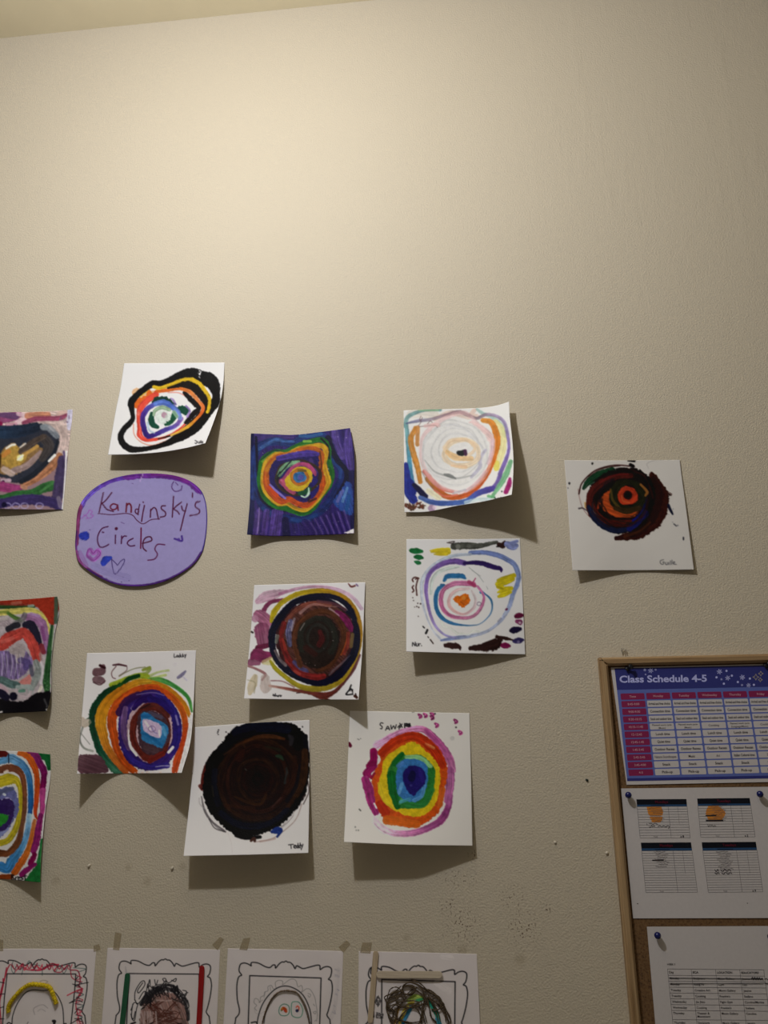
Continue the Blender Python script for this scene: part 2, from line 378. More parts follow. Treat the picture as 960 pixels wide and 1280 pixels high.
# --- black outlined blob, top left
def p_black_loop():
    W = (229, 228, 231); c = Canvas(120, 440, .1875, (40, 40, 900, 720), W)
    c.S('250,480,6 255,550 300,600 370,622 440,602 520,570', (225, 150, 130), 6)
    c.S('270,270,60 330,280,60 400,280,40', (240, 150, 60), 50, .5)
    c.B('250,335 300,300 335,285 345,245 375,270 405,285 395,305 340,335 300,370 262,372', (236, 112, 40))
    c.S('345,245,26 320,265,26 290,292,22', (240, 190, 60))
    c.S('378,225,26 400,235,24 460,228,26 520,206,28 580,192,32 640,185,28 690,215,24 730,265,28 755,310,28 752,350,26 742,392,22', (238, 196, 44), st=.2)
    c.S('480,238,14 540,222,28 600,212,44 650,225,64 700,268,66 735,320,52 738,370,36 715,408,20', (30, 24, 22), rough=.2)
    c.S('400,265,24 470,255,24 560,242,24 620,262,26 660,300,24 690,335,22 716,365,24 705,405,20 670,445,20 620,490,24 560,525,20 500,555,14', [(236, 112, 45), (238, 120, 50), (240, 150, 90), (236, 110, 50), (242, 180, 60), (240, 190, 90)], st=.2)
    c.S('400,285,38 345,320,42 300,370,44 285,430,32 290,500,30 292,552,36 330,585,26 400,582,20 480,560,16 560,512,14 605,465,14 625,420,10', (233, 82, 66), st=.22, dry=.12)
    c.S('480,270,6 560,275 640,330 680,370', (225, 140, 130), 6)
    c.S('590,272,26 640,325,38 685,372,32 660,402,34 625,440,32 600,468,24', (26, 22, 26), rough=.25)
    c.S('415,580,8 500,556,12 580,520,20 612,500,14', (28, 24, 24), rough=.25)
    c.B('372,338 405,302 470,300 520,332 530,352 440,338 392,352', (22, 62, 52))
    c.B('532,372 575,356 618,372 622,400 590,418 550,392', (24, 78, 62))
    c.S('395,345,28 345,378,34 312,430,34 318,500,36 345,560,34 400,548,30 460,520,30 530,492,28 570,445,26', [(95, 105, 200), (78, 50, 150), (60, 40, 130), (64, 44, 140), (100, 90, 190), (150, 110, 190)], st=.25)
    c.S('400,345,34 450,335,38 500,360,38 545,400,34 560,440,28', [(100, 130, 215), (80, 110, 200), (130, 150, 220)], st=.25)
    c.S('530,350 515,320,14 500,310,10', (150, 120, 200), 16, .7); c.S('600,360,14 625,390,14 610,430,18', (150, 120, 195), 14, .8)
    c.S('345,470,14 355,520,14 390,540,10', (175, 200, 225), 14, .8)
    c.S('372,410,24 368,450,40 380,485,38 410,500,24', (22, 78, 60)); c.S('465,480,24 490,468,36 515,435,44 520,412,24', (30, 88, 64))
    c.S('520,400,26 540,430,22', (150, 190, 160), 24, .9)
    c.S('385,420,18 395,390,24 440,370,28 490,385,24', (150, 178, 150), st=.25)
    c.B('400,410 440,392 480,400 505,425 480,462 440,485 405,460', (208, 218, 214)); c.S('454,420', (205, 160, 185), 38, .9); c.S('470,430', (190, 200, 195), 20, .8)
    c.S('480,195,46 430,212,42 380,212,46 330,242,42 270,290,42 235,335,46 240,390,32 246,440,30 225,475,36 190,510,36 165,560,40 180,612,42 235,648,42 310,648,34 400,632,30 470,610,38 540,575,54 600,540,74 670,480,84 730,410,74 790,340,62 800,280,54 770,200,96 690,165,92 620,145,76 550,170,64 480,195,46', BLK, rough=.12, st=.1)
    c.S('385,232,22 420,240,22 470,228,26 525,208,28 580,190,32 640,186,30 690,215,30 722,262,32 748,312,34 752,352,28 744,398,22', (238, 196, 44), st=.2, rough=.25)
    c.S('480,240,14 540,226,28 600,216,46 645,232,56 690,275,52 722,320,44 728,370,30 712,405,18', (30, 24, 22), rough=.25)
    c.S('560,244,20 620,262,24 660,300,24 690,335,22 714,366,24 704,405,20 670,445,18 622,490,22 560,528,16 500,556,12', [(238, 124, 50), (240, 150, 90), (236, 110, 50), (242, 180, 60), (240, 190, 90)], st=.2)
    c.S('700,130,6 690,150,10', W, 10); c.dots(6, 680, 125, 700, 175, W, 4); c.dots(5, 760, 300, 830, 340, BLK, 3)
    c.L('668,592 660,590 672,596 668,611 660,606|680,596 680,606 690,606 692,595 692,608|700,590 698,606|704,598 712,596 704,607 714,606', w=4)
    return sheet('painting', c, '155.1,454.1 218,453.7 280.7,453.1', '135,568.4 170,567.6 204,564.7 232,560 256.5,554', '155.1,454.1 150.5,485 145,511.3 140,540 135,568.4',
        '280.7,453.1 279,480 274.7,503.8 266,530 256.5,554', ((.3, .3, 1), (7, 9, 22), (32, 37, 68)), (229, 230, .80, (.93, 4)),
        'white sheet with a thick black lopsided loop around small coloured rings, above the purple sign', 'painting', PG)
p_black_loop()

# --- dark eye shape at the left edge, upper
def p_dark_eye():
    W = (205, 200, 205); c = Canvas(0, 490, .13285, (-480, 140, 700, 1140), (150, 115, 125))
    c.B('-480,150 700,150 700,600 -480,600', (190, 165, 160), ang=10, st=.3, smooth=False)
    c.S('-450,230,70 -200,230 0,250 120,230 160,210', (150, 70, 120), 90, st=.35); c.S('0,215,40 80,220 150,230', (110, 70, 120), 60)
    c.S('170,205,40 250,230,30 160,290', (215, 175, 190), 50, .8)
    c.S('260,225,60 350,215 450,215,60', (205, 125, 90), 60, .9, st=.3); c.S('560,210,60 650,200', (195, 160, 150), 60, st=.2)
    c.S('220,290,36 330,255,50 450,250 560,245 630,215,30', (160, 60, 100), 46, .9, st=.3)
    c.S('60,310,30 150,300', (200, 110, 150), 30, .6); c.S('-60,330,60 0,300,50', (150, 20, 80), 60)
    c.S('660,170 655,260 650,340,40', (190, 185, 215), 50, st=.2); c.dots(12, 560, 220, 650, 290, (120, 90, 130), 6)
    c.S('560,320,90 600,420,90 590,520,80 555,600,60', (185, 160, 155), 90, st=.3)
    c.S('560,600,60 500,680,90 400,770,80 300,840,60 210,880,50', (185, 118, 80), 80, st=.35)
    c.B('-300,420 -60,330 120,330 300,300 400,300 480,360 555,400 550,480 500,590 420,690 320,790 210,850 120,850 0,800 -200,860 -330,760', (52, 56, 72), st=.2)
    c.S('-250,480,80 -100,390,100 0,380,120 180,370,120 340,330,90', [(40, 70, 100), (40, 60, 90), (36, 46, 66)], 110, st=.25)
    c.S('400,330,50 460,340,60 520,400,60 540,420,40', (130, 138, 150), 50, .8, st=.3); c.S('420,330', (120, 130, 140), 70, .7)
    c.S('420,440,90 460,510,100 400,620,80', (72, 66, 68), 90, st=.2)
    c.S('545,470,30 500,590,36 400,700,50 300,790,50 200,840,50', (40, 46, 60), 44, st=.2)
    c.B('-40,640 10,570 60,510 130,480 190,520 220,480 240,490 180,560 380,520 390,580 330,660 240,730 130,780 20,770 -40,730', (150, 112, 66), st=.25)
    c.B('10,590 50,540 130,490 180,530 220,540 260,590 230,650 140,720 60,700 10,660', (192, 150, 60), st=.3)
    c.S('200,560,60 300,480,60 410,420,50', (86, 72, 66), 60, st=.3); c.S('220,590 290,550 350,510', (200, 150, 70), 34)
    c.S('60,530 110,500 140,495', (236, 226, 214), 22, .9); c.S('190,520 240,485', (225, 215, 205), 16, .8)
    c.S('30,600,40 80,560', (214, 130, 50), 50, .8); c.S('190,620', (246, 240, 150), 60); c.S('165,640,16 215,595,20', (250, 246, 190), 20)
    c.S('130,740,60 240,700,60 330,620,50 380,560,30', (158, 130, 128), 60, st=.25); c.S('40,730,60 110,770', (190, 165, 160), 60, .8)
    c.S('0,600 -10,700', (60, 40, 20), 30, .8); c.S('460,650,20 515,595,26', (232, 226, 224), 24)
    c.S('20,830,26 90,830', (190, 160, 180), 34); c.S('30,845', (60, 20, 60), 30)
    c.S('-400,900,80 -150,900 0,890,90 100,905,90 180,910,70', (170, 55, 125), 80, st=.3)
    c.S('210,890,40 240,900', (190, 130, 100), 40)
    c.S('-460,990,70 -200,990 0,1000,60 150,960,60 300,950,70 420,900,90 500,880,90', (48, 112, 56), 80, st=.35); c.S('380,940,20 500,850,30', (80, 150, 80), 24, .7)
    c.S('590,640,90 560,800,90 540,980,100 500,1050,90', (74, 60, 104), 90, st=.25); c.S('-460,1070,80 -100,1070 100,1030,90 300,1010,100 500,1040,90 560,1080', (62, 48, 110), 90, st=.25)
    c.S('600,560 620,700 605,900', (100, 80, 130), 20); c.S('550,1000,40 570,1080', (140, 125, 150), 40, .7)
    for x in (-300, -150, 70, 150, 230, 370): c.R(x, 1070, 34, 26, 9, (165, 155, 215), a=.8)
    c.S('40,1060', (24, 20, 60), 50); c.S('625,560,14 615,760,14 600,1000,18 590,1100,20', (235, 232, 236), 14)
    c.soft = 6; c.grey = 0.22
    return sheet('painting', c, '-50,516.5 0,515.2 33,515 66.4,513.9 90.7,511.7', '-60,634.5 0,636.1 39.9,637 78.6,637.2', '-50,516.5 -60,634.5',
        '90.7,511.7 90.3,521.9 86.4,553.8 83.7,580.3 81,609.6 78.6,637.2', ((.3, .3, 1), (5, 4, 2), (18, 14, 1.6)), (205, 168, .82, (.78, 11)),
        'topmost painting at the left edge, a dark eye shape around a golden centre', 'painting', PG)
p_dark_eye()

# --- indigo square
def p_indigo():
    c = Canvas(295, 520, .16667, (60, 60, 910, 930), (60, 45, 118))
    I = (58, 42, 122)
    c.B('60,60 910,60 910,930 60,930', I, ang=80, st=.25, smooth=False)
    c.S('130,160,60 300,150 420,155', (80, 62, 140), 40, st=.3)
    c.S('740,130,60 760,220 800,300,60', (96, 76, 160), 60, st=.35); c.S('850,120,60 840,250 860,390,50', (90, 70, 155), 70, st=.4)
    c.S('120,140,30 118,400 115,700,40 105,880', (26, 26, 84), 40, st=.3)
    c.S('140,600,70 125,400,70 150,260,70 210,210,60 300,190,60 420,205,50 500,160,50 580,140,60 650,150,60', (40, 62, 130), 60, st=.35)
    c.S('170,250,20 290,180,30 360,190 430,190', (78, 120, 190), 20, .8, st=.4); c.S('480,150 560,150 640,135', (60, 120, 180), 24, .7)
    c.S('700,200,50 730,300,70 780,380,70 800,440,60 760,540,60 700,640,60 620,720,60 520,770,60 400,770,60 290,740,60 200,670,60 160,580,50', (32, 50, 118), 60, st=.35)
    c.S('720,330 780,400 780,460', (50, 90, 165), 26, .7); c.S('600,740 500,785 420,775', (40, 84, 160), 26, .8); c.S('200,690 280,740', (40, 84, 150), 26, .8)
    c.S('690,170,50 720,250,40 760,330,40 820,400,36 840,460,60 810,520,40 760,610,44', (20, 18, 62), 40, st=.2)
    c.S('150,160,22 160,380,18 170,500 190,620,26 300,700,26 400,705,26', (18, 18, 60), 24, st=.2)
    c.S('870,430,50 880,600 880,840', (34, 28, 90), 50)
    c.B('730,640 800,540 835,490 870,540 880,720 840,740 770,700', (52, 86, 172), ang=70, st=.3); c.S('800,640,24 835,540,20', (110, 160, 220), 18, .8); c.S('760,640 800,560', (140, 130, 200), 24, .6); c.S('830,700,30 850,600', (36, 96, 170), 30, .8)
    for x in (170, 230, 290, 330): c.S(f'{x},720,50 {x-10},800 {x-20},885', (98, 72, 160), 46, .9, st=.45)
    c.S('175,690 168,800 160,880', (160, 140, 200), 10, .7); c.S('370,780,50 380,890', (30, 22, 80), 60)
    for k in range(16):
        x = 480+k*22; c.S(f'{x},{800-k*6} {x+50},{860} {x+60},{895}', [(44, 30, 100), (112, 90, 168)][k % 2], 12, .8, st=.3)
    c.S('520,800,60 560,880', (50, 30, 110), 60, .7)
    # rings
    c.S('180,420,36 200,330,40 290,270,40 370,270,40 460,225,38 540,200,40 640,178,42 690,240,46 695,330,40 720,430,40 700,520,40 640,600,36 580,690,40 500,730,42 430,710,46 370,690,44 290,670,46 215,600,50 180,500,44', (44, 122, 48), closed=True, st=.35)
    c.S('640,170 690,230 700,320', (20, 20, 44), 14, .9); c.S('190,330 280,260 360,275', (26, 60, 60), 12, .8)
    c.S('510,190 560,190', (150, 210, 90), 20); c.S('200,340 240,310', (130, 190, 60), 20, .8)
    c.S('205,420,34 230,340,36 300,288,36 385,285,32 470,245,34 560,228,34 640,222,40 675,265,44 660,350,40 675,430,46 692,500,42 640,590,34 590,650,34 520,705,32 440,690,30 380,655,34 320,660,32 250,605,34 205,530,32', (232, 176, 44), closed=True, st=.3)
    c.S('228,420,44 262,350,44 312,306,44 400,288,40 480,258,40 590,248,44 638,300,50 628,400,46 652,500,42 610,590,44 540,665,44 470,660,40 400,625,44 340,640,46 280,590,56 232,520,52', [(212, 120, 36), (214, 110, 30), (206, 110, 36), (216, 96, 30), (222, 92, 36), (226, 96, 40), (214, 110, 34)], closed=True, st=.3)
    c.S('230,400,30 330,310,26 450,265,24', (226, 150, 40), 20, .8); c.S('300,590 250,540', (232, 84, 34), 40, .8)
    c.B('250,430 285,340 345,306 440,280 560,262 618,290 622,400 634,480 606,560 560,620 480,632 410,596 340,575 270,520', (44, 34, 108), st=.25)
    c.S('320,318,40 440,292,44 540,280,48 612,285,30', (88, 66, 170), 44, st=.35); c.S('560,330 600,420', (90, 66, 140), 30, .8)
    c.S('255,515,14 300,560,18 370,618,16', (140, 122, 210), 16); c.S('590,480,40 600,540,50 560,600,50', (50, 40, 130), 50)
    c.R(465, 462, 165, 122, 22, (70, 52, 44), rot=-8); c.R(470, 462, 150, 108, 18, (44, 30, 40), 120, 260)
    c.S('325,440,34 352,395,42 400,360,40 470,345,26', (122, 168, 132), st=.3); c.S('300,470 330,420', (40, 60, 60), 12)
    c.S('335,495,28 370,460,30 420,395,30 480,360,26 540,372,34 580,415,34 595,440,20', (196, 84, 136), st=.25); c.S('340,490 390,545,36 430,572', (200, 92, 130), 36, st=.2)
    c.B('365,485 400,430 440,395 500,378 556,402 575,460 545,520 500,562 430,560 385,535', (240, 202, 44), warp=6)
    c.S('400,480 440,530,20 500,530', (246, 215, 70), 26, .8)
    c.R(478, 458, 58, 52, 26, (196, 124, 40), st=.3); c.S('470,410 520,412', (120, 110, 50), 20, .8); c.S('440,495 500,505', (220, 120, 40), 20)
    c.R(478, 458, 26, 22, 40, (66, 128, 196), st=.3); c.S('485,460', (110, 96, 196), 44, .8); c.S('450,440', (40, 96, 150), 26, .7)
    c.S('480,580,34 520,572,36 550,545,30', (32, 96, 62)); c.S('545,540,10 545,580,18 520,608,12 490,600', (186, 216, 196), 12)
    c.S('330,430 420,330', (20, 20, 40), 8); c.S('630,270 640,380 615,470', (66, 34, 30), 9, .8)
    c.dots(40, 110, 130, 880, 880, (200, 196, 226), 2.2); c.S('555,600 545,640 600,620', (40, 26, 50), 16, .7)
    c.B('810,878 885,842 888,885', (222, 216, 222), warp=4, smooth=False); c.dots(8, 470, 120, 530, 140, (240, 240, 240), 4)  # white dots at the top: glint on clear tape, painted into the pigment
    return sheet('painting', c, '313.7,541.7 345,543 370,543.3 408,539 437.5,535', '308.7,668.3 345,670 395,669 420,668 442.5,666.7', '313.7,541.7 313.3,553.3 312.5,620 310.8,645 308.7,668.3',
        '437.5,535 440.8,553.3 443,570 443,603 442.5,666.7', ((1, .3, 9), (6, 4, 13), (26, 11, 9, 9, 21.5)), (215, 200, .82, (.77, 11)),
        'indigo-covered painting with orange, yellow and green rings around a blue dot', 'painting', PG)
p_indigo()

# --- white swirl with orange and lavender rings
def p_white_swirl():
    W = (240, 239, 240); c = Canvas(490, 490, .17708, (50, 40, 900, 880), W)
    c.S('100,180,20 150,150 230,150 300,160', (226, 214, 200), 60, .5)
    c.S('90,240,26 110,180,30 160,150,26 240,128,20 340,124', (120, 168, 172), 26, .85, st=.25)
    c.S('190,128 260,130 330,128', (150, 190, 120), 10, .6); c.S('600,122,20 640,150,24 700,175 770,230 795,310', (150, 190, 186), 24, .7)
    c.S('300,190,30 400,150 470,155 540,175', (226, 196, 184), 40, .6); c.S('580,130 560,160 600,170', (222, 178, 160), 30, .5)
    c.S('730,210,40 780,280,50 775,400,60 740,530,50', (246, 236, 160), 50, .75, st=.12); c.S('740,500 735,540', (244, 226, 90), 36, .7)
    c.S('102,225,26 110,330,30 120,450,30 130,560,34 150,680,34', [(126, 176, 180), (92, 160, 180), (60, 140, 180), (62, 120, 180)], 30, .9, st=.25)
    c.S('100,222,10 180,205 280,192 380,162,20 470,140,26 540,165,24 600,186,22 660,160,22 730,168,22 790,212,24 815,300,24 825,400,20 800,490,28 770,560,30 750,630,34 712,685,34', [(110, 120, 170), (150, 140, 160), (150, 120, 130), (150, 130, 140), (160, 140, 170), (150, 136, 190), (124, 100, 186), (112, 86, 176), (100, 80, 168)], 22, .85, st=.25)
    c.S('640,200,30 700,215,40 735,290,46 742,370,44 718,460,40 680,560,36 620,650,36 550,712,36 470,742,34 390,738,40 320,690,40 250,615,36', [(232, 156, 66), (230, 140, 50), (228, 132, 44), (216, 100, 34), (208, 90, 34), (214, 98, 40), (204, 110, 50), (214, 140, 60)], 38, st=.2)
    c.S('165,255,30 132,330,40 150,430,40 180,530,38 200,635,30', (216, 146, 64), 38, st=.25, dry=.1); c.S('182,250 178,370', (220, 150, 80), 30, .9)
    c.S('230,560,30 290,630,30 350,682,26 430,705,20', (232, 112, 96), 28, .85); c.S('210,560 260,650 330,710', (120, 110, 120), 8, .5)
    c.S('300,690 370,735 460,725', (236, 128, 110), 14, .8)
    c.R(455, 430, 252, 268, 28, (236, 192, 196), a=.55, st=.2); c.S('560,225,40 620,260 690,320', (236, 200, 200), 60, .7); c.S('715,340 710,420 680,500', (230, 196, 210), 30, .7)
    c.B('230,330 330,230 470,200 590,240 670,330 680,440 620,560 500,660 380,660 270,560 220,450', (233, 232, 233), st=.05)
    for rx, ry, cx_, cy_ in ((205, 190, 430, 420), (170, 150, 440, 410), (230, 225, 445, 430), (140, 115, 470, 410)): c.R(cx_, cy_, rx, ry, 12, (206, 206, 210), a=.5, st=.2)
    c.S('660,410,20 620,470,28 620,530 560,600,20', (190, 186, 212), 26, .75, st=.2); c.S('650,400 560,300 460,230 380,240', (214, 214, 220), 12, .6)
    c.S('230,480,6 300,560,10 380,590,14 470,608,12 560,590,8', (150, 152, 154), 12, .55); c.S('370,582,14 410,592,26 450,612,10', (116, 120, 120), 22, .8)
    c.S('520,700 600,640 660,560', (226, 190, 200), 24, .6); c.S('430,715 520,690', (190, 186, 200), 14, .7)
    c.R(490, 430, 122, 92, 34, (240, 214, 180), a=.75, st=.15); c.R(480, 395, 105, 62, 26, (238, 208, 172), a=.7)
    c.S('390,425,34 430,455,46 480,470,34 560,470', (238, 196, 140), 36, .8); c.S('420,520,14 520,530', (240, 200, 160), 26, .7)
    c.S('470,430,30 490,432,40 510,425,34', (18, 26, 30)); c.S('515,418,26 520,440', (70, 26, 70), 24)
    c.S('98,510,30 108,610,50 112,700,60 150,760,60', (38, 52, 150), 56, st=.3); c.S('140,700,70 130,640', (30, 46, 150), 50); c.S('155,655,30 190,690,40 235,740,40', (22, 22, 64), 36)
    c.S('200,745,30 290,780,36 400,785,36 520,772,36 600,718,40 680,690,44 715,680,36', [(90, 120, 190), (70, 98, 176), (76, 104, 180), (74, 110, 190), (80, 84, 176), (92, 76, 170)], 38, st=.2)
    c.S('520,780 600,760 690,755', (200, 224, 232), 26, .7); c.S('260,700 330,745', (240, 230, 190), 40, .7)
    for k in range(26): x, y = rng.uniform(95, 220), rng.uniform(785, 835); c.S([(x, y, 16), (x+rng.uniform(-22, 22), y+rng.uniform(-24, 24), 5)], (104+rng.integers(-20, 20), 62, 46), 12)
    c.S('280,820', (186, 150, 190), 52, .85); c.S('300,815', (220, 200, 220), 30, .7)
    c.S('838,490,30 805,580,40 760,660,34 705,740,20', (122, 190, 142), 36, .9, st=.2); c.S('680,735 720,742', (110, 190, 130), 20, .8)
    c.S('832,612,20 828,650,34 805,705,34', (166, 40, 118), st=.3); c.S('775,702', (20, 30, 30), 10)
    c.L('722,745 735,755 728,762|742,758 750,748 752,757|757,755 765,746 771,744', w=5)
    c.L('205,170 195,195 205,210 185,240|205,200 215,180|190,245 240,240 300,235 322,250|250,225 270,205 285,215', (116, 76, 78), 4, .8)
    c.S('235,240 300,230 330,235', (230, 180, 180), 26, .5)
    c.soft = 2
    return sheet('painting', c, '504.5,513 535,511.8 560.8,511.3 599.8,509.8 621,506.8 636.3,502', '505.6,640.2 534.3,639.6 569.7,632.6 605,626.7 639.6,618.4', '504.5,513 505,575 505.6,640.2',
        '636.3,502 637.3,521.9 640.5,552 641.9,578.5 640.9,605 639.6,618.4', ((.3, .5, 4, 24), (2, 5, 12, 26, 48), (8, 10, 35, 53, 83)), (240, 240, .87, (.95, 3)),
        'white-centred swirl painting with orange and lavender rings, its right side curling far off the wall', 'painting', PG)
p_white_swirl()

# --- dark red eye, right
def p_red_eye():
    W = (157, 154, 152); c = Canvas(690, 560, .19792, (50, 50, 940, 800), W)
    c.S('165,260,5 175,320 200,390 260,460', (130, 90, 90), 5, .6); c.S('170,290,8 190,220 260,150 340,118 420,108 520,118', (70, 26, 26), 7); c.S('230,180 320,130 430,112', (60, 24, 24), 6, .8)
    c.S('200,255,20 230,215,40 290,175,50 380,140,40', (20, 66, 40), st=.35, dry=.15)
    c.S('405,570,26 470,560,44 540,545,60 600,510,70 650,460,80 680,400,90 690,320,90 670,250,80 640,190,50 630,160,20', (60, 22, 15), rough=.25, st=.3)
    for q in ('700,250 730,280 750,295', '700,300 725,330', '705,330 722,375', '690,370 715,380', '700,350 735,370'): c.S(q, (64, 26, 20), 14, rough=.3, dry=.2)
    c.S('735,360,16 750,395 762,418,10', (28, 32, 60), 16); c.dots(4, 735, 290, 750, 325, (40, 24, 24), 5)
    c.S('500,545,40 580,490,60 640,420,70 660,340,60', (40, 18, 14), 60, rough=.3, st=.3); c.S('640,200,40 680,280,50 660,380', (44, 18, 14), 50, rough=.3)
    c.B('225,310 250,230 320,165 420,130 520,130 600,170 650,250 650,350 600,460 520,520 420,540 330,510 250,440 222,370', (24, 14, 15), st=.3)
    c.S('250,420 235,360,40 250,280,46 320,215,46 400,180,40 500,175,30', (84, 26, 22), 40, st=.35); c.S('300,220 380,175 480,165', (120, 30, 30), 10, .8)
    c.S('245,340,30 270,400,40 330,450,44 420,475,44 510,470,40', (92, 26, 20), st=.3)
    c.S('232,370,24 260,430,36 320,490,36 400,522,36 470,515,30', (22, 30, 62), st=.3); c.S('590,330,40 590,400,50 540,460,50 490,510,36', (24, 28, 100), st=.3); c.S('520,460 545,450', (26, 26, 140), 30)
    c.S('600,200,40 630,280,44 610,380,40', (18, 14, 20), 44, st=.2); c.S('460,560,20 560,520 620,470', (90, 44, 26), 12, .7)
    c.B('296,345 330,292 375,262 385,330 412,370 470,395 545,398 505,440 425,446 345,405', (200, 84, 36), ang=20, st=.28)
    c.S('300,400 350,440 430,446 500,446', (20, 12, 16), 14); c.S('300,300 340,260 390,225', (18, 12, 14), 12)
    c.S('255,350 265,400 300,430', (190, 176, 170), 5, .6, dry=.4); c.S('300,330 290,380', (170, 60, 30), 12)
    for k in range(26): a0 = rng.uniform(0, 360); r0 = rng.uniform(120, 205); c.R(440, 325, r0, r0*rng.uniform(.9, 1.02), rng.uniform(5, 14), [(20, 14, 16), (64, 22, 18), (26, 20, 30), (30, 30, 26)][k % 4], a0, a0+rng.uniform(40, 120), n=7, a=.7, dry=.3)
    c.R(478, 302, 92, 88, 44, (34, 36, 20), st=.4); c.S('560,230,14 600,275,18 590,300', (170, 110, 50), 14, .9); c.S('370,260,12 385,330,16 430,380', (120, 96, 40), 14, .7, dry=.2)
    c.S('400,380,30 470,400 550,380,30', (60, 44, 22), 36, st=.3)
    c.R(477, 302, 40, 36, 46, (204, 66, 36), st=.25); c.S('478,298', (40, 12, 14), 56); c.S('478,298', (14, 8, 10), 30); c.S('440,300 450,335 490,345', (220, 110, 60), 8, .7)
    c.S('480,80,8 520,82,14', (22, 20, 24), 10); c.S('495,105,20 512,115', (20, 16, 20), 20); c.dots(2, 250, 90, 265, 105, (20, 20, 20), 5)
    c.S('170,382,10 195,380 225,400,4', (60, 50, 60), 8, .8); c.dots(3, 100, 200, 118, 290, (40, 40, 50), 4); c.S('208,345 210,375', (190, 150, 90), 8)
    c.S('770,480 785,492', (60, 60, 70), 8, .7); c.S('830,565 830,578', (40, 40, 60), 8); c.dots(4, 725, 380, 800, 520, (110, 110, 120), 4)
    c.S('610,130 600,100 640,80 700,75', (140, 136, 136), 5, .5)
    c.L('705,705 685,712 686,730 702,734 708,720 698,722|718,722 718,735 730,735 730,722|738,722 738,736|748,712 748,736|758,708 757,735|766,728 776,722 768,718 766,732 786,735', (84, 84, 90), 4)
    return sheet('painting', c, '705.4,575.2 775,575.5 849.9,574.8', '715.7,713 790,713 867.5,712', '705.4,575.2 709.5,625 712.5,670 715.7,713',
        '849.9,574.8 852.3,595.6 858.2,639.2 867.5,712', ((.3, .3, 2), (5, 2, 5), (22, 4.5, 9)), (156, 155, .68, (.66, 8)),
        'white sheet with a near-black round holding a red-orange eye, furthest right of the paintings', 'painting', PG)
p_red_eye()

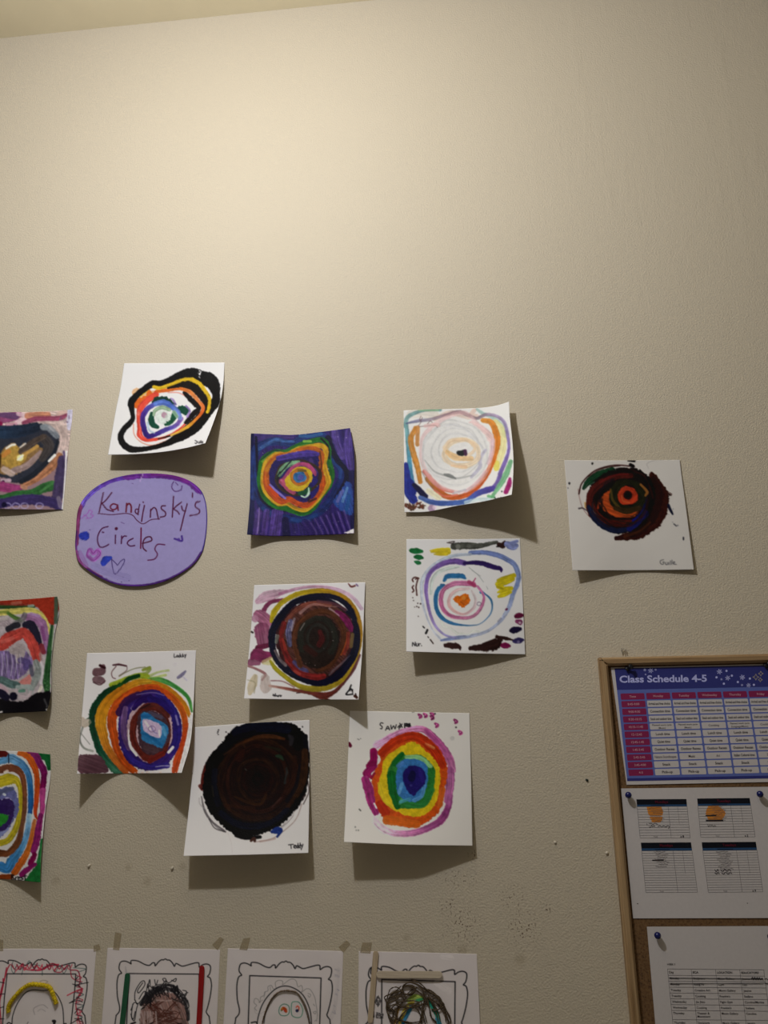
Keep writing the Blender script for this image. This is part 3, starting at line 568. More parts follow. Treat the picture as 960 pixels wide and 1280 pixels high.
# --- thin rings with an orange dot
def p_orange_dot():
    W = (222, 221, 224); c = Canvas(495, 660, .18229, (50, 50, 910, 890), W)
    c.S('105,155,30 140,158,40 178,160,20', (24, 112, 60), st=.4); c.S('130,198,20 155,200,36 182,205,16', (24, 112, 60), st=.4); c.S('128,230,10 148,237,28 162,240', (34, 122, 70), st=.4)
    for q in ('235,155,8 290,150,24 360,150,30', '240,165,8 300,162,24 362,165,30', '260,180,6 300,180,20 350,178,22'): c.S(q, (232, 208, 50), st=.2)
    c.S('360,98 400,92 385,105 350,100|370,140 365,130'.split('|')[0], (90, 80, 80), 6)
    c.S('395,125,44 450,122,48 520,122,46 580,122,34 640,108,26 690,98,22', (84, 86, 80), st=.4, rough=.2); c.S('425,128', (130, 132, 126), 34, .7); c.S('500,125', (130, 132, 126), 30, .6)
    c.S('705,115,30 730,118,40 745,100,24', (62, 36, 34), rough=.3); c.S('690,128 705,128', (40, 30, 30), 8)
    c.S('760,110,40 800,125,56 825,120,30', (142, 152, 206), st=.3); c.S('790,100 830,90', (142, 152, 206), 20)
    c.S('510,170,30 600,168,30 690,185,34 760,215,34 815,255,34 840,330,34 830,390,30 800,460,30 780,530,28 750,590,26 715,640,20 640,700,20 560,730,22 480,745,26 400,755,26 310,770,14', [(110, 130, 190), (112, 132, 200), (120, 140, 204), (130, 150, 206), (134, 156, 214), (150, 166, 214), (170, 182, 220), (180, 190, 222), (176, 186, 216), (140, 155, 204), (120, 138, 196)], 28, .92, st=.25)
    c.S('510,180,20 430,185,22 350,205,22 280,240,24 220,290,24 180,360,24 175,440,20 185,520,18 210,610,14 250,700,14 300,755', [(170, 180, 200), (170, 184, 206), (180, 190, 210), (190, 200, 220), (190, 200, 224), (200, 206, 226), (200, 206, 226)], 20, .85, st=.2)
    c.S('470,240,36 400,228,40 320,245,36 255,285,30 218,340,28 205,420,26 215,500,22 235,590,20 270,670,18 330,730,14 410,755,14', [(120, 90, 170), (128, 96, 176), (136, 106, 184), (140, 112, 190), (150, 124, 196), (160, 138, 204), (160, 150, 206), (150, 150, 206)], 30, st=.25)
    c.S('470,242,22 540,238,28 600,245,34 660,265,36 715,280,26 722,300,10', (56, 34, 104), rough=.2, st=.2)
    c.S('430,265,14 350,280,26 280,310,26 245,370,22 240,450,18', (196, 208, 206), 20, .8, st=.2)
    c.R(470, 500, 190, 230, 16, (214, 218, 216), 60, 200, a=.8)
    c.L('500,270 560,320 600,370|520,290 580,330|620,400 630,420', (150, 156, 160), 4, .7)
    c.S('330,360,20 350,332,32 400,328,34 450,330,34 475,345,14', (54, 126, 184), rough=.2, st=.25); c.S('325,392,20 290,420,28 272,480,28 280,560,28 320,620,26 380,652,20 450,665,12 520,668,8 580,655,6 640,600,8 660,545,10 650,490,14 610,452,10 585,440', [(60, 130, 186), (56, 126, 184), (56, 124, 180), (70, 134, 190), (60, 128, 186), (110, 150, 200), (90, 140, 196), (80, 140, 190), (70, 130, 190)], 26, st=.2)
    c.S('310,390,16 330,392', (54, 116, 170), 16)
    c.S('530,385,34 450,378,34 390,385,34 330,420,30 308,480,30 320,550,28 370,600,26 440,615,24 510,612,22 560,580,22 595,520,20 600,460,16 560,400,16', [(204, 110, 160), (206, 130, 176), (206, 124, 168), (206, 116, 166), (208, 118, 168), (212, 134, 176), (214, 140, 180), (208, 120, 170), (210, 130, 180)], 26, st=.25)
    c.S('520,385 545,345', (190, 80, 130), 8); c.S('500,370 540,395', (190, 70, 120), 26, .8)
    c.S('500,415,18 420,425,20 370,470,22 365,530,22 410,575,20 470,590,16 530,550,20 545,490,18 520,430,14', [(222, 200, 204), (224, 190, 194), (226, 180, 184), (224, 176, 176), (214, 170, 180), (216, 196, 204), (218, 206, 210)], 20, .9, st=.15)
    c.R(570, 520, 14, 12, 4, (110, 80, 130), a=.8); c.S('400,455 430,430', (200, 180, 176), 5, .6)
    c.B('392,490 420,462 440,466 470,448 500,465 508,505 485,530 455,545 420,515', (238, 122, 24), warp=6, st=.3); c.S('465,480', (246, 160, 70), 30, .7); c.S('445,505 465,525', (190, 90, 20), 10, .7)
    for q in ('700,360,20 750,345,36 810,325,28', '695,385,30 750,372,40 800,350,30', '700,440,14 750,425,44 790,415', '705,470,20 740,455,36 790,440,14', '700,400 730,410'): c.S(q, (224, 206, 40), 30, st=.25)
    c.L('155,345 130,338 112,352 118,368|135,350 150,348 138,400 143,460|120,395 112,408 122,430 112,440', (92, 48, 44), 9, rough=.3); c.dots(8, 110, 470, 170, 620, (60, 40, 40), 4)
    c.S('185,675 195,685', (30, 26, 30), 8); c.S('215,700 205,722', (28, 24, 28), 14); c.S('218,745 224,752', (40, 30, 30), 6); c.S('235,765 255,792', (50, 30, 30), 8)
    c.S('340,805,30 380,805,44 430,815,30 440,835,8', (62, 34, 34), rough=.3); c.S('510,825,30 560,820,44 630,815,60 690,800,50 710,770,40', (56, 32, 30), rough=.3, st=.3); c.S('690,745,20 740,755 800,768,10', (60, 36, 34), 24, rough=.35); c.S('600,800 680,770', (56, 32, 30), 26)
    c.S('825,605,30 845,600,40 868,600,20', (112, 30, 70), st=.4); c.S('830,640,28 850,645,40', (150, 70, 120), st=.4); c.S('850,650', (210, 180, 200), 18)
    c.S('785,705,20 815,700,46 852,692,24', (34, 26, 66), rough=.2); c.S('810,775,24 840,772,42 872,768,16', (70, 62, 120), st=.3); c.S('840,782', (150, 140, 180), 20, .7); c.S('725,805,20 750,806,44 780,810,16', (140, 30, 90), st=.35)
    c.S('755,560 760,556', (120, 40, 90), 14); c.S('700,640 720,620', (150, 150, 180), 12, .7); c.S('745,600 760,570', (190, 200, 224), 10)
    c.L('112,810 115,785 130,808 132,782|140,792 140,808 150,808 152,792|158,808 158,795 168,794|175,806 175,808', w=5)
    return sheet('painting', c, '508.1,674 580,674 650,673.1', '507.8,814.4 580,816.5 656.7,818.2', '508.1,674 508,745 507.8,814.4', '650,673.1 653.5,745 656.7,818.2',
        ((.3, .3, .5), (9, 6, 1.5), (37, 24, 3)), (222, 190, .82, (.78, 11)),
        'white sheet with thin blue, purple and pink rings around an orange dot', 'painting', PG)
p_orange_dot()

# --- yellow and navy ring around a dark brown core
def p_brown_core():
    W = (224, 222, 226); c = Canvas(295, 715, .18229, (30, 40, 910, 910), W)
    c.S('150,200,40 200,170,70 270,150,60 350,130,20', (196, 146, 176), 60, .85, st=.25, wash=.3); c.S('300,150,20 400,120,22 500,102,20 620,105,24 720,130,26 800,175,26 860,250,24', [(186, 120, 160), (206, 160, 190), (200, 150, 180), (210, 170, 200), (214, 180, 206), (206, 176, 204)], 26, .9)
    c.S('350,190 260,200,26 215,225,30 190,265,30', (150, 70, 110), 26, st=.25); c.S('150,290,60 180,310,90 210,340,80', (180, 112, 146), st=.25); c.S('180,400,110 190,460,110', (162, 88, 126), st=.25, wash=.2); c.S('130,320,50', (196, 140, 170), 60, .8)
    c.S('150,520,40 230,500,30', (118, 38, 76), 40, st=.3); c.S('110,590,30 140,560,70 180,580,80 230,570,50', (142, 52, 100), st=.3); c.S('100,620,50 150,620', (150, 70, 110), 40, .8)
    c.S('190,620,30 240,610', (226, 216, 150), 60, .7); c.S('85,645,14 140,665,16 200,700,18 180,740,14', (170, 116, 120), 16, .9)
    c.S('130,720,40 110,780,60 95,830,30', (196, 176, 130), 60, .7, wash=.4); c.S('200,730,60 205,790,80', (186, 166, 160), 60, .7, wash=.3); c.S('80,740 130,760 125,830', (170, 160, 130), 8, .5)
    c.S('240,745,8 320,750 400,790,8', (150, 96, 100), 7, .8); c.S('230,780,16 320,795,18 430,815,24 520,830,30 590,850,50 650,835,34 700,800,24 760,730,22 810,660,22 850,570,14', [(206, 170, 160), (170, 100, 90), (134, 66, 56), (126, 56, 50), (120, 50, 44), (116, 56, 60), (120, 66, 70), (130, 80, 84)], 26, .95, st=.25)
    c.S('600,865 640,880', (120, 60, 50), 14)
    c.S('240,340,20 260,280,40 310,215,34 400,160,34 500,135,34 600,130,36 690,150,34 760,190,34 815,260,34 845,350,34 852,440,32 838,540,30 805,620,28 760,700,28 700,760,34 610,795,40 510,800,40 420,775,34 340,720,30 270,660,30 235,610,14', [(222, 200, 40), (214, 192, 44), (206, 176, 40), (196, 150, 36), (190, 140, 40), (200, 150, 44), (206, 168, 50), (206, 176, 54), (196, 176, 60), (200, 184, 50), (206, 196, 40)], 32, st=.2)
    c.B('270,450 320,310 430,220 560,190 690,215 790,310 810,430 790,570 710,690 560,745 430,710 320,620', (70, 34, 40), st=.5)
    c.R(545, 465, 300, 285, 26, (22, 22, 48), jit=.015)
    c.S('245,450,50 260,380,52 310,300,52 390,215,44 480,175,36 580,160,32 680,175,34 760,225,36 805,300,36 820,400,34 820,500,40 790,590,50 730,680,60 640,745,50 550,760,44 450,730,44 360,680,50 290,610,46 255,540,44', (22, 22, 50), closed=True, st=.35)
    c.B('300,440 340,330 420,240 520,205 640,215 740,280 790,380 785,500 740,600 640,690 540,735 430,690 330,600', (96, 58, 52), ang=40, st=.4)
    c.S('350,330,30 430,250,34 540,215,34 640,225,34', (150, 84, 70), 30, .9, st=.35); c.S('440,280,20 520,225 620,230 700,235', (190, 150, 150), 14, .7, dry=.3); c.S('560,200 680,220 750,260', (120, 70, 80), 20, .8)
    c.S('690,275,30 740,310,46 780,370,44 790,400,24', (140, 34, 100), st=.35); c.S('640,250 700,300,20', (200, 170, 180), 14, .7)
    c.S('330,350,30 310,430,34 320,500,36 350,580,40 400,650,40', (140, 44, 44), 34, st=.35, dry=.1); c.S('320,460,14 340,530', (190, 70, 56), 22, .8)
    c.S('375,340,36 360,420,40 370,500,30', (110, 112, 160), 36, .85, st=.4); c.S('400,320 380,400', (180, 170, 190), 16, .6); c.S('275,480,24 285,440', (130, 140, 130), 24, .7); c.S('270,540,20 300,600,20 340,640', (170, 150, 150), 22, .7, st=.5)
    c.S('400,620,30 450,670,40 480,680', (90, 90, 150), 36, .8, st=.4); c.S('350,610,30 430,690,36 540,720,44 600,715', (156, 48, 48), 36, st=.35); c.S('400,680 440,700', (206, 90, 80), 16, .8)
    c.S('740,400,24 750,460,30 720,560,24', (176, 86, 40), 26, st=.3); c.S('770,420 765,500 740,560', (150, 60, 50), 24, .8, st=.4); c.S('800,430 790,510', (150, 130, 80), 24, .7); c.S('640,700,20 720,630 780,570', (170, 160, 170), 14, .5, dry=.3)
    c.S('440,640 420,560,36 400,470,36 420,380,40 480,310,40 570,270,40 660,290,36 720,360,40 740,440,34 710,540,36 640,640,40 560,670,40', (98, 58, 38), 36, st=.3)
    c.B('415,470 450,380 510,320 590,300 660,330 710,420 700,520 650,620 570,660 490,650 440,580', (48, 36, 32), st=.3)
    c.R(560, 455, 120, 140, 40, (50, 52, 46), 150, 400, a=.8, st=.3); c.R(560, 450, 70, 90, 20, (56, 58, 54), a=.7, st=.4); c.S('575,410,30 590,460,40 570,500', (96, 34, 36), 36, .8, st=.3); c.S('480,520 540,560', (70, 34, 30), 40, .8)
    c.S('440,400 470,350', (190, 180, 180), 7, .6); c.dots(14, 330, 300, 780, 700, (210, 190, 190), 2.5)
    c.S('770,80,6 790,100,12 815,95', (140, 70, 70), 12); c.S('825,85 835,95', (160, 130, 180), 10); c.S('105,410 115,415', (60, 50, 50), 12)
    c.L('255,838 262,852 258,842|252,846 268,843|270,834 270,852 278,846 282,853|290,846 286,852 292,854 296,846|302,844 306,854 312,846', w=5); c.L('415,830 440,828', (90, 60, 60), 6)
    c.L('790,775 775,810 755,840 800,838', w=9); c.L('782,815 790,800 796,818 800,805 800,830', w=6); c.S('815,850 828,860', (90, 50, 40), 18); c.S('820,835 824,850', (60, 40, 40), 8)
    return sheet('painting', c, '317.8,731.4 390,729.5 456.7,727.8', '305,873.2 375,874.5 448.1,874.5', '317.8,731.4 312.3,802.5 305,873.2', '456.7,727.8 455,765 453.6,802.5 448.1,874.5',
        ((.3, .3, 3), (9, 5, 14), (35, 25, 14, 10, 43)), (224, 206, .87, (.78, 11)),
        'white sheet with a yellow and navy ring around a dark brown core', 'painting', PG)
p_brown_core()
# --- red-topped painting at the left edge, middle
def p_red_corner():
    c = Canvas(0, 735, .12893, (-680, 60, 600, 1240), (150, 140, 150))
    c.B('-680,60 600,60 600,1240 -680,1240', (176, 164, 172), smooth=False, st=.2)
    c.S('-660,190,60 -300,180 0,170,50 150,150,60 300,130,70', (150, 52, 40), 60, st=.35); c.B('-600,140 0,120 540,85 535,330 500,360 455,300 400,230 350,180 200,150', (176, 50, 30), st=.25)
    c.S('120,150 200,140', (190, 110, 90), 30, .7); c.S('-640,210,40 -200,200 0,185,34 200,190,34 330,180,26', (46, 84, 44), 36, st=.35); c.S('280,175 320,172', (150, 170, 160), 26, .8)
    c.S('-500,260,60 -200,250 0,240,60 200,220,60 300,215,50 380,240,40 430,290,36 470,400,34 480,500,20', (212, 200, 96), 50, st=.25); c.S('0,235 80,230', (130, 150, 60), 26, .8)
    c.S('80,245,30 150,290 200,310', (76, 120, 46), 40, .9, st=.3)
    c.S('230,280,50 320,290,80 400,340,90 430,430,80 450,530,60 430,620,50', (160, 108, 162), st=.25); c.S('410,380,30 430,500', (140, 70, 140), 34, .8); c.S('300,250 380,270', (170, 130, 190), 30, .8)
    c.S('-100,340,90 30,320,100 100,380,80', (166, 150, 160), st=.3); c.S('0,300 60,290', (190, 180, 180), 40, .7); c.S('150,350,60 220,300,50 240,260', (110, 108, 114), 50, .8, st=.3)
    c.S('80,400,60 130,370,60 170,360', (50, 48, 60), 60, st=.25); c.S('250,360,70 300,360,90 340,430,80 370,510,70 380,560,50', (40, 38, 60), 70, st=.2)
    c.S('-300,640,90 -100,600 0,560,110 80,500,130 160,460,110 230,430,90 290,500,100 330,580,100 350,660,90 365,700,60', (206, 70, 62), 100, st=.28); c.S('20,520 120,490', (226, 110, 100), 40, .6)
    c.S('400,560,50 420,620,50', (150, 46, 60), 50, .9); c.S('390,640 400,700', (170, 130, 130), 30, .7)
    c.B('-400,700 -100,620 0,610 120,600 200,550 240,600 320,710 280,790 180,880 80,880 0,860 -300,900', (126, 104, 160), ang=85, st=.45)
    c.S('130,600,90 190,590,110 190,690,80', (164, 150, 154), st=.25); c.S('200,700,60 270,720,60 250,770', (92, 76, 146), 60, .8, st=.3)
    for x in (-200, -100, 20, 60, 110, 150, 190): c.S(f'{x},640 {x+10},740 {x-6},850', (206, 200, 220), 9, .6, dry=.3)
    c.S('350,720,60 370,800,70 340,900,70 310,980,40', (132, 140, 140), st=.3); c.S('300,760 310,840', (70, 72, 100), 40, .7); c.S('400,720,30 420,800 400,920', (196, 190, 200), 34, .8)
    c.B('180,920 240,870 290,840 300,920 260,940', (214, 128, 124), warp=5); c.S('-200,900,70 0,890,70 100,930,80 170,940,60', (84, 112, 112), 70, st=.35); c.S('0,940,40 60,1000', (180, 140, 160), 40, .6)
    c.S('170,960,40 280,960 300,1010', (150, 166, 166), 50, .9); c.S('190,1000,30 230,995', (90, 140, 124), 34); c.S('200,1050,30 270,1060 300,1010', (196, 176, 186), 34, .8); c.S('400,960,30 380,1010,30', (214, 206, 196), 30)
    c.S('505,370,30 490,500,40 475,650,50 460,800,60 450,920,70 460,1000,50', (46, 92, 52), 50, st=.4); c.S('545,90 545,200,40 540,330', (70, 100, 80), 40, .9); c.S('520,380 500,600', (140, 170, 130), 12, .8); c.dots(16, 430, 880, 490, 1000, (90, 150, 90), 6)
    c.B('-680,1060 -200,1080 0,1070 120,1100 250,1090 330,1030 420,1010 495,1010 495,1240 -680,1240', (22, 20, 26), st=.15); c.S('-100,1040,70 0,1020,80 60,1060', (30, 26, 52), 70); c.S('130,1050,80', (24, 22, 46), 90)
    c.S('430,1080,20 460,1150', (110, 110, 116), 14, .6); c.S('0,1205 20,1200', (220, 216, 216), 14)
    c.dots(10, 440, 1150, 470, 1190, (180, 180, 180), 4)
    c.soft = 5; c.grey = 0.15
    return sheet('painting', c, '-75,756.5 0,751.1 40,748.5 71.6,745.6', '-84,893 0,891.7 58,889', '-75,756.5 -84,893',
        '71.6,745.6 73.8,758 73.5,768.5 68.3,793 64.5,825.3 63.8,863.9 61,880 58,889', ((.3, .3, 4), (4, 4, 8), (10, 18, 17, 6, 28)), (205, 170, .82, (.77, 10)),
        'painting at the left edge with a red top corner and a black bottom band', 'painting', PG)
p_red_corner()

# --- green, orange and purple rings round a blue gem
def p_blue_gem():
    W = (207, 204, 207); c = Canvas(85, 800, .18229, (40, 40, 910, 950), W)
    c.S('240,180,30 235,215,46 195,220,54 200,240', (122, 90, 98), st=.2); c.S('190,270,44 220,275,56 240,285,30', (134, 104, 112), st=.2); c.S('220,175 250,190', (62, 26, 34), 18); c.S('175,290,10 220,308 255,280', (90, 50, 60), 7, .8)
    c.S('310,172,10 350,168,14 400,178', (96, 56, 66), 10); c.S('330,180,6 300,220 305,255 325,265', (130, 90, 96), 6); c.S('405,185 400,210 350,245', (130, 96, 100), 6, .8); c.S('350,250,5 400,220 460,195 530,185', (130, 130, 90), 5); c.S('515,205,20 560,190', (160, 176, 70), 24, .9)
    c.S('500,240,30 540,225,24 560,200', (150, 170, 70), 24, .7); c.S('550,250,24 620,220 690,208', (186, 200, 130), 14, .8); c.S('560,265 670,240', (190, 206, 120), 18, .8)
    c.S('755,258,20 780,240,24 805,215,14', (130, 124, 160), 24, .9); c.S('790,250 815,275', (190, 186, 206), 12, .8); c.S('735,165,30', (196, 192, 198), 30, .6)
    c.S('300,310 400,270,36 480,245,40 540,250', (170, 190, 60), 40, st=.2)
    c.S('560,270,30 640,275,36 720,310,30 790,360,26 830,410,24 850,490,14', [(140, 190, 90), (90, 170, 90), (80, 160, 80), (70, 150, 70), (96, 170, 90)], 28, st=.25)
    c.S('485,245,26 420,265,32 380,295,28', (22, 76, 34), 30, st=.2)
    c.S('370,305,30 290,350,50 220,410,56 180,470,50 165,540,46 170,610,44 195,690,46 220,760,50 270,830,60 330,885,60 370,915,50', [(34, 90, 36), (18, 66, 40), (16, 64, 44), (18, 70, 50), (20, 72, 48), (26, 82, 60), (60, 120, 92), (80, 136, 110)], 46, st=.3, rough=.25)
    for k in range(14): x, y = rng.uniform(150, 290), rng.uniform(330, 520); y = 520-(x-150)*1.25+rng.uniform(-25, 15); c.S([(x, y, 10), (x-rng.uniform(5, 28), y-rng.uniform(-10, 22), 3)], (24, 70, 46), 8)
    c.S('520,285,30 600,300,36 680,330,34 750,390,36 800,450,36 835,520,24', (222, 146, 40), 36, st=.2)
    c.S('560,285,30 480,290,44 400,325,50 320,380,60 260,440,70 230,510,80 225,580,76 240,650,66 260,720,56 300,790,50 350,850,50 400,905,46', [(226, 180, 60), (226, 160, 44), (224, 140, 40), (226, 146, 36), (228, 156, 40), (228, 160, 40), (226, 150, 44), (222, 140, 50), (218, 120, 50), (216, 110, 50)], 60, st=.22)
    c.S('610,330,50 520,330,50 430,365,54 360,420,60 315,490,66 300,570,64 315,650,60 330,730,50 370,810,50 420,870,50 460,905,40', (214, 92, 34), 56, st=.25, rough=.2)
    c.S('560,335,40 640,350,46 720,400,46 775,470,44 800,550,40 805,640,44 780,740,44 750,820,50 730,900,40', [(208, 80, 34), (212, 90, 34), (220, 110, 40), (216, 100, 40), (204, 76, 34), (206, 84, 40), (212, 90, 50)], 44, st=.25)
    for k in range(12): y = 580+k*13; c.S([(800, y, 10), (832+rng.uniform(-8, 8), y-8, 3)], (206, 80, 36), 8)
    c.B('350,560 365,460 430,390 520,355 620,360 700,410 755,500 775,600 755,720 700,830 620,885 520,890 430,850 370,760 345,660', (60, 40, 116), st=.2)
    c.R(562, 620, 190, 245, 56, (66, 44, 128), jit=.02, st=.3); c.S('350,500,50 400,420,50 480,375,44', (62, 32, 92), 50, .9)
    c.S('620,380 700,450,44 745,560,50 750,660,50 720,760,40', (56, 44, 140), 44, st=.25); c.S('740,520,14 755,580', (150, 140, 200), 14, .8); c.S('390,760,30 450,830,40 560,870,40 680,860', (62, 50, 150), 40, .9, st=.3)
    c.S('470,375 580,360 660,380', (150, 130, 190), 8, .7); c.S('395,470,36 380,560,44 390,660,44 420,740,40', (130, 96, 150), 40, .9, st=.3)
    c.B('405,590 430,500 470,450 545,430 620,440 690,490 715,580 710,690 650,790 560,845 480,800 420,720', (190, 160, 170), warp=5, st=.2)
    c.S('440,470,20 500,405,26', (220, 214, 224), 22); c.S('420,620,14 425,720 470,790,18', (222, 218, 222), 18); c.S('600,440 650,465', (226, 220, 226), 14); c.S('690,770 720,735', (210, 206, 220), 20)
    c.S('560,395,50 500,415,46 450,470,30', (54, 30, 110), 44, st=.25); c.S('560,400,40 640,430,50 700,490,40', (50, 34, 120), 44, st=.2)
    c.R(565, 630, 118, 172, 50, (110, 46, 40), jit=.02, st=.35); c.S('450,560,30 440,640,34 470,740,36', (122, 52, 44), 34, st=.3); c.S('520,460,30 600,450,34 680,520,40', (104, 50, 46), 36, st=.35); c.S('560,830,36 650,780', (126, 44, 40), 36); c.S('500,470,10 560,440', (60, 30, 36), 12)
    c.B('480,520 540,480 640,510 690,580 695,680 640,760 560,790 500,740 478,640', (86, 62, 74), st=.3); c.S('530,740,30 600,760', (100, 76, 84), 40, .8); c.S('560,500 640,530', (100, 96, 124), 26, .7)
    c.B('500,530 515,500 545,500 600,540 660,570 690,620 670,690 640,742 590,720 520,695 500,650', (64, 142, 204), warp=5, st=.22); c.S('505,640,10 560,660 640,720', (40, 116, 180), 24, .8); c.S('650,600 670,650', (110, 176, 220), 24, .7); c.S('510,520 560,520', (44, 120, 190), 26, .8)
    c.B('510,548 560,548 640,590 632,668 590,665 545,640 520,620', (196, 176, 208), warp=4); c.S('530,560 560,610', (226, 216, 232), 18, .8); c.S('570,590 590,630 610,640', (150, 140, 190), 10, .8); c.S('625,620 630,660', (236, 232, 238), 10); c.R(575, 610, 24, 20, 5, (150, 120, 170), a=.8)
    c.S('90,545,40 110,570,60 140,560,40', (176, 160, 140), 50, .8, wash=.3); c.S('100,600 80,680 110,740 170,762', (110, 116, 106), 14, .6, st=.4); c.S('90,640,8 130,690 150,715', (130, 130, 130), 6, .7)
    c.B('68,810 95,785 150,785 220,795 250,830 272,880 265,912 150,916 75,905', (106, 72, 84), warp=8, st=.2, ang=20)
    c.S('850,520 840,600,30 820,720,40 780,900,50', W, 30)
    c.S('600,870 660,862 720,866', (200, 196, 220), 4); c.dots(20, 380, 905, 760, 915, (230, 200, 190), 4)
    c.L('728,95 728,118 740,116|748,104 743,114 752,116 754,104|763,106 758,116 768,116 768,94|776,104 772,114 782,116|786,95 786,116|792,104 788,112 796,114|800,100 804,110|810,98 802,122', w=4)
    return sheet('painting', c, '108.7,816.4 175,815 245,812.8', '96.3,967.3 160,967 226.8,966.2', '108.7,816.4 104,872.9 100,920 96.3,967.3',
        '245,812.8 242.7,863.8 240,909.4 236.3,934.9 226.8,966.2', ((.3, .3, 2), (12, 3, 17), (46, 13, 1, 25, 61)), (207, 181, .86, (.74, 11)),
        'painting of green, orange and purple rings around a blue gem shape, right corner curling', 'painting', PG)
p_blue_gem()

# --- big black-brown round
def p_black_round():
    W = (178, 175, 177); c = Canvas(220, 885, .1875, (20, 60, 930, 1010), W)
    c.S('170,590,6 190,680,14 240,760,16 320,820', (66, 60, 66), 16, .6, dry=.35); c.S('220,740,8 260,800 330,825', (60, 54, 60), 10, .6, dry=.3); c.S('155,600 160,640 200,680', (140, 136, 142), 6, .6)
    c.S('220,340,14 195,400,22 178,470,22 172,540,16', (96, 36, 30), 20, st=.3); c.S('160,520 175,540', (120, 50, 44), 24, .8)
    c.S('840,640 800,740 730,810 640,870 520,895', (140, 116, 114), 5, .7); c.S('700,800 760,740 830,640', (110, 100, 106), 12, .5, dry=.4); c.S('560,890 620,880 660,870', (150, 120, 116), 12, .5)
    c.B('440,108 560,102 690,98 770,100 820,135 860,180 870,250 888,310 885,440 870,560 830,640 770,710 700,780 600,830 480,862 400,850 330,800 260,740 210,670 180,570 185,450 215,330 300,240 350,170', (17, 16, 20), warp=9, st=.15)
    c.S('400,160,60 500,130,70 640,125,70 740,140,60', (20, 24, 44), 60, .9, st=.25); c.S('300,270,50 400,200,40 520,160,30', (16, 16, 26), 40); c.S('860,190 870,280,30 880,330', (18, 18, 28), 34)
    c.S('560,860 460,866,24 400,850', (18, 18, 22), 22)
    c.B('320,330 400,230 520,185 640,180 740,210 800,280 850,290 870,420 840,540 760,640 680,720 560,760 430,750 330,680 290,560 295,430', (32, 20, 18), st=.3)
    for rx, ry, cc in ((255, 270, (62, 36, 22)), (235, 250, (44, 24, 18)), (200, 215, (56, 28, 22)), (165, 180, (38, 20, 17)), (130, 140, (52, 30, 20)), (95, 105, (44, 22, 18)), (60, 66, (36, 22, 16)), (28, 32, (18, 15, 14))):
        c.R(545, 475, rx, ry, 26, cc, jit=.03, a=.75, st=.45, dry=.15, rot=10)
    c.S('450,230,12 540,195,26 640,190,28 720,205,16', (84, 50, 28), 22, st=.35); c.S('400,250 470,215', (80, 46, 26), 14, .8)
    c.S('860,290 855,400,50 840,500,50 800,580', (62, 38, 22), 44, .9, st=.45); c.S('790,330,30 790,450 740,560', (56, 30, 22), 40, .8, st=.4); c.S('825,380,14 800,520 740,620', (22, 22, 32), 26, .8)
    c.S('320,310 430,240 460,260', (74, 44, 30), 12, .7); c.S('390,590,10 470,625,18 560,640,20 600,580', (74, 44, 22), 18, .8, st=.3); c.S('330,650 420,660,26 520,670', (60, 32, 20), 22, .7); c.S('420,330,60 440,290', (58, 26, 22), 40, .6)
    c.S('670,320,18 695,325,26 715,345,10', (46, 70, 52), 24, .9); c.S('600,262 640,270 690,280', (44, 50, 36), 20, .7, dry=.3); c.S('735,400,14 740,440 725,500', (52, 64, 66), 16, .8, dry=.3); c.S('755,185,20 770,205,34 765,240', (58, 54, 60), 26, .8); c.S('640,660 700,600', (100, 70, 66), 10, .6, dry=.4); c.S('460,405 470,415', (90, 90, 90), 5)
    c.S('300,700,40 400,770,44 520,790,44 640,760,40 740,680,36', (18, 22, 40), 40, .9, st=.3); c.S('260,420,40 255,540,40 280,640,40', (22, 24, 38), 36, .8, st=.4); c.S('240,520 250,590', (56, 48, 36), 10, .7)
    c.S('640,825,20 680,815,46 700,822,20 675,858,14', (42, 70, 158), 34, st=.2); c.S('500,885,16 520,870,22 525,885', (92, 58, 50), 18); c.S('860,580 840,610', (80, 60, 60), 14, .6, dry=.3); c.S('880,490,5 885,560 850,640', (60, 40, 40), 5, .8)
    c.dots(5, 230, 130, 360, 180, (40, 40, 44), 3.5); c.dots(3, 840, 100, 850, 130, (40, 40, 44), 3.5); c.dots(2, 100, 430, 115, 442, (50, 50, 60), 5); c.S('345,830 370,900 375,960', (160, 156, 160), 4, .6)
    c.L('750,912 782,909|766,911 768,936|786,924 798,921 797,915 788,916 786,930 798,934|811,916 803,920 804,931 812,929|813,902 813,934|826,915 818,920 819,931 827,929|828,900 828,933|834,912 839,924|847,908 840,928 834,944', w=4.5)
    return sheet('painting', c, '243.4,909 313.8,903.8 386.9,900', '229.4,1070 310,1068.5 385.4,1066.3', '243.4,909 238.8,982.5 229.4,1070', '386.9,900 386.6,985 385.4,1066.3',
        ((.3, .3, 1), (11, 10, 9), (40.5, 39, 32)), (177, 190, .90, (.74, 10)),
        'white sheet almost filled by one big black and dark brown round', 'painting', PG)
p_black_round()

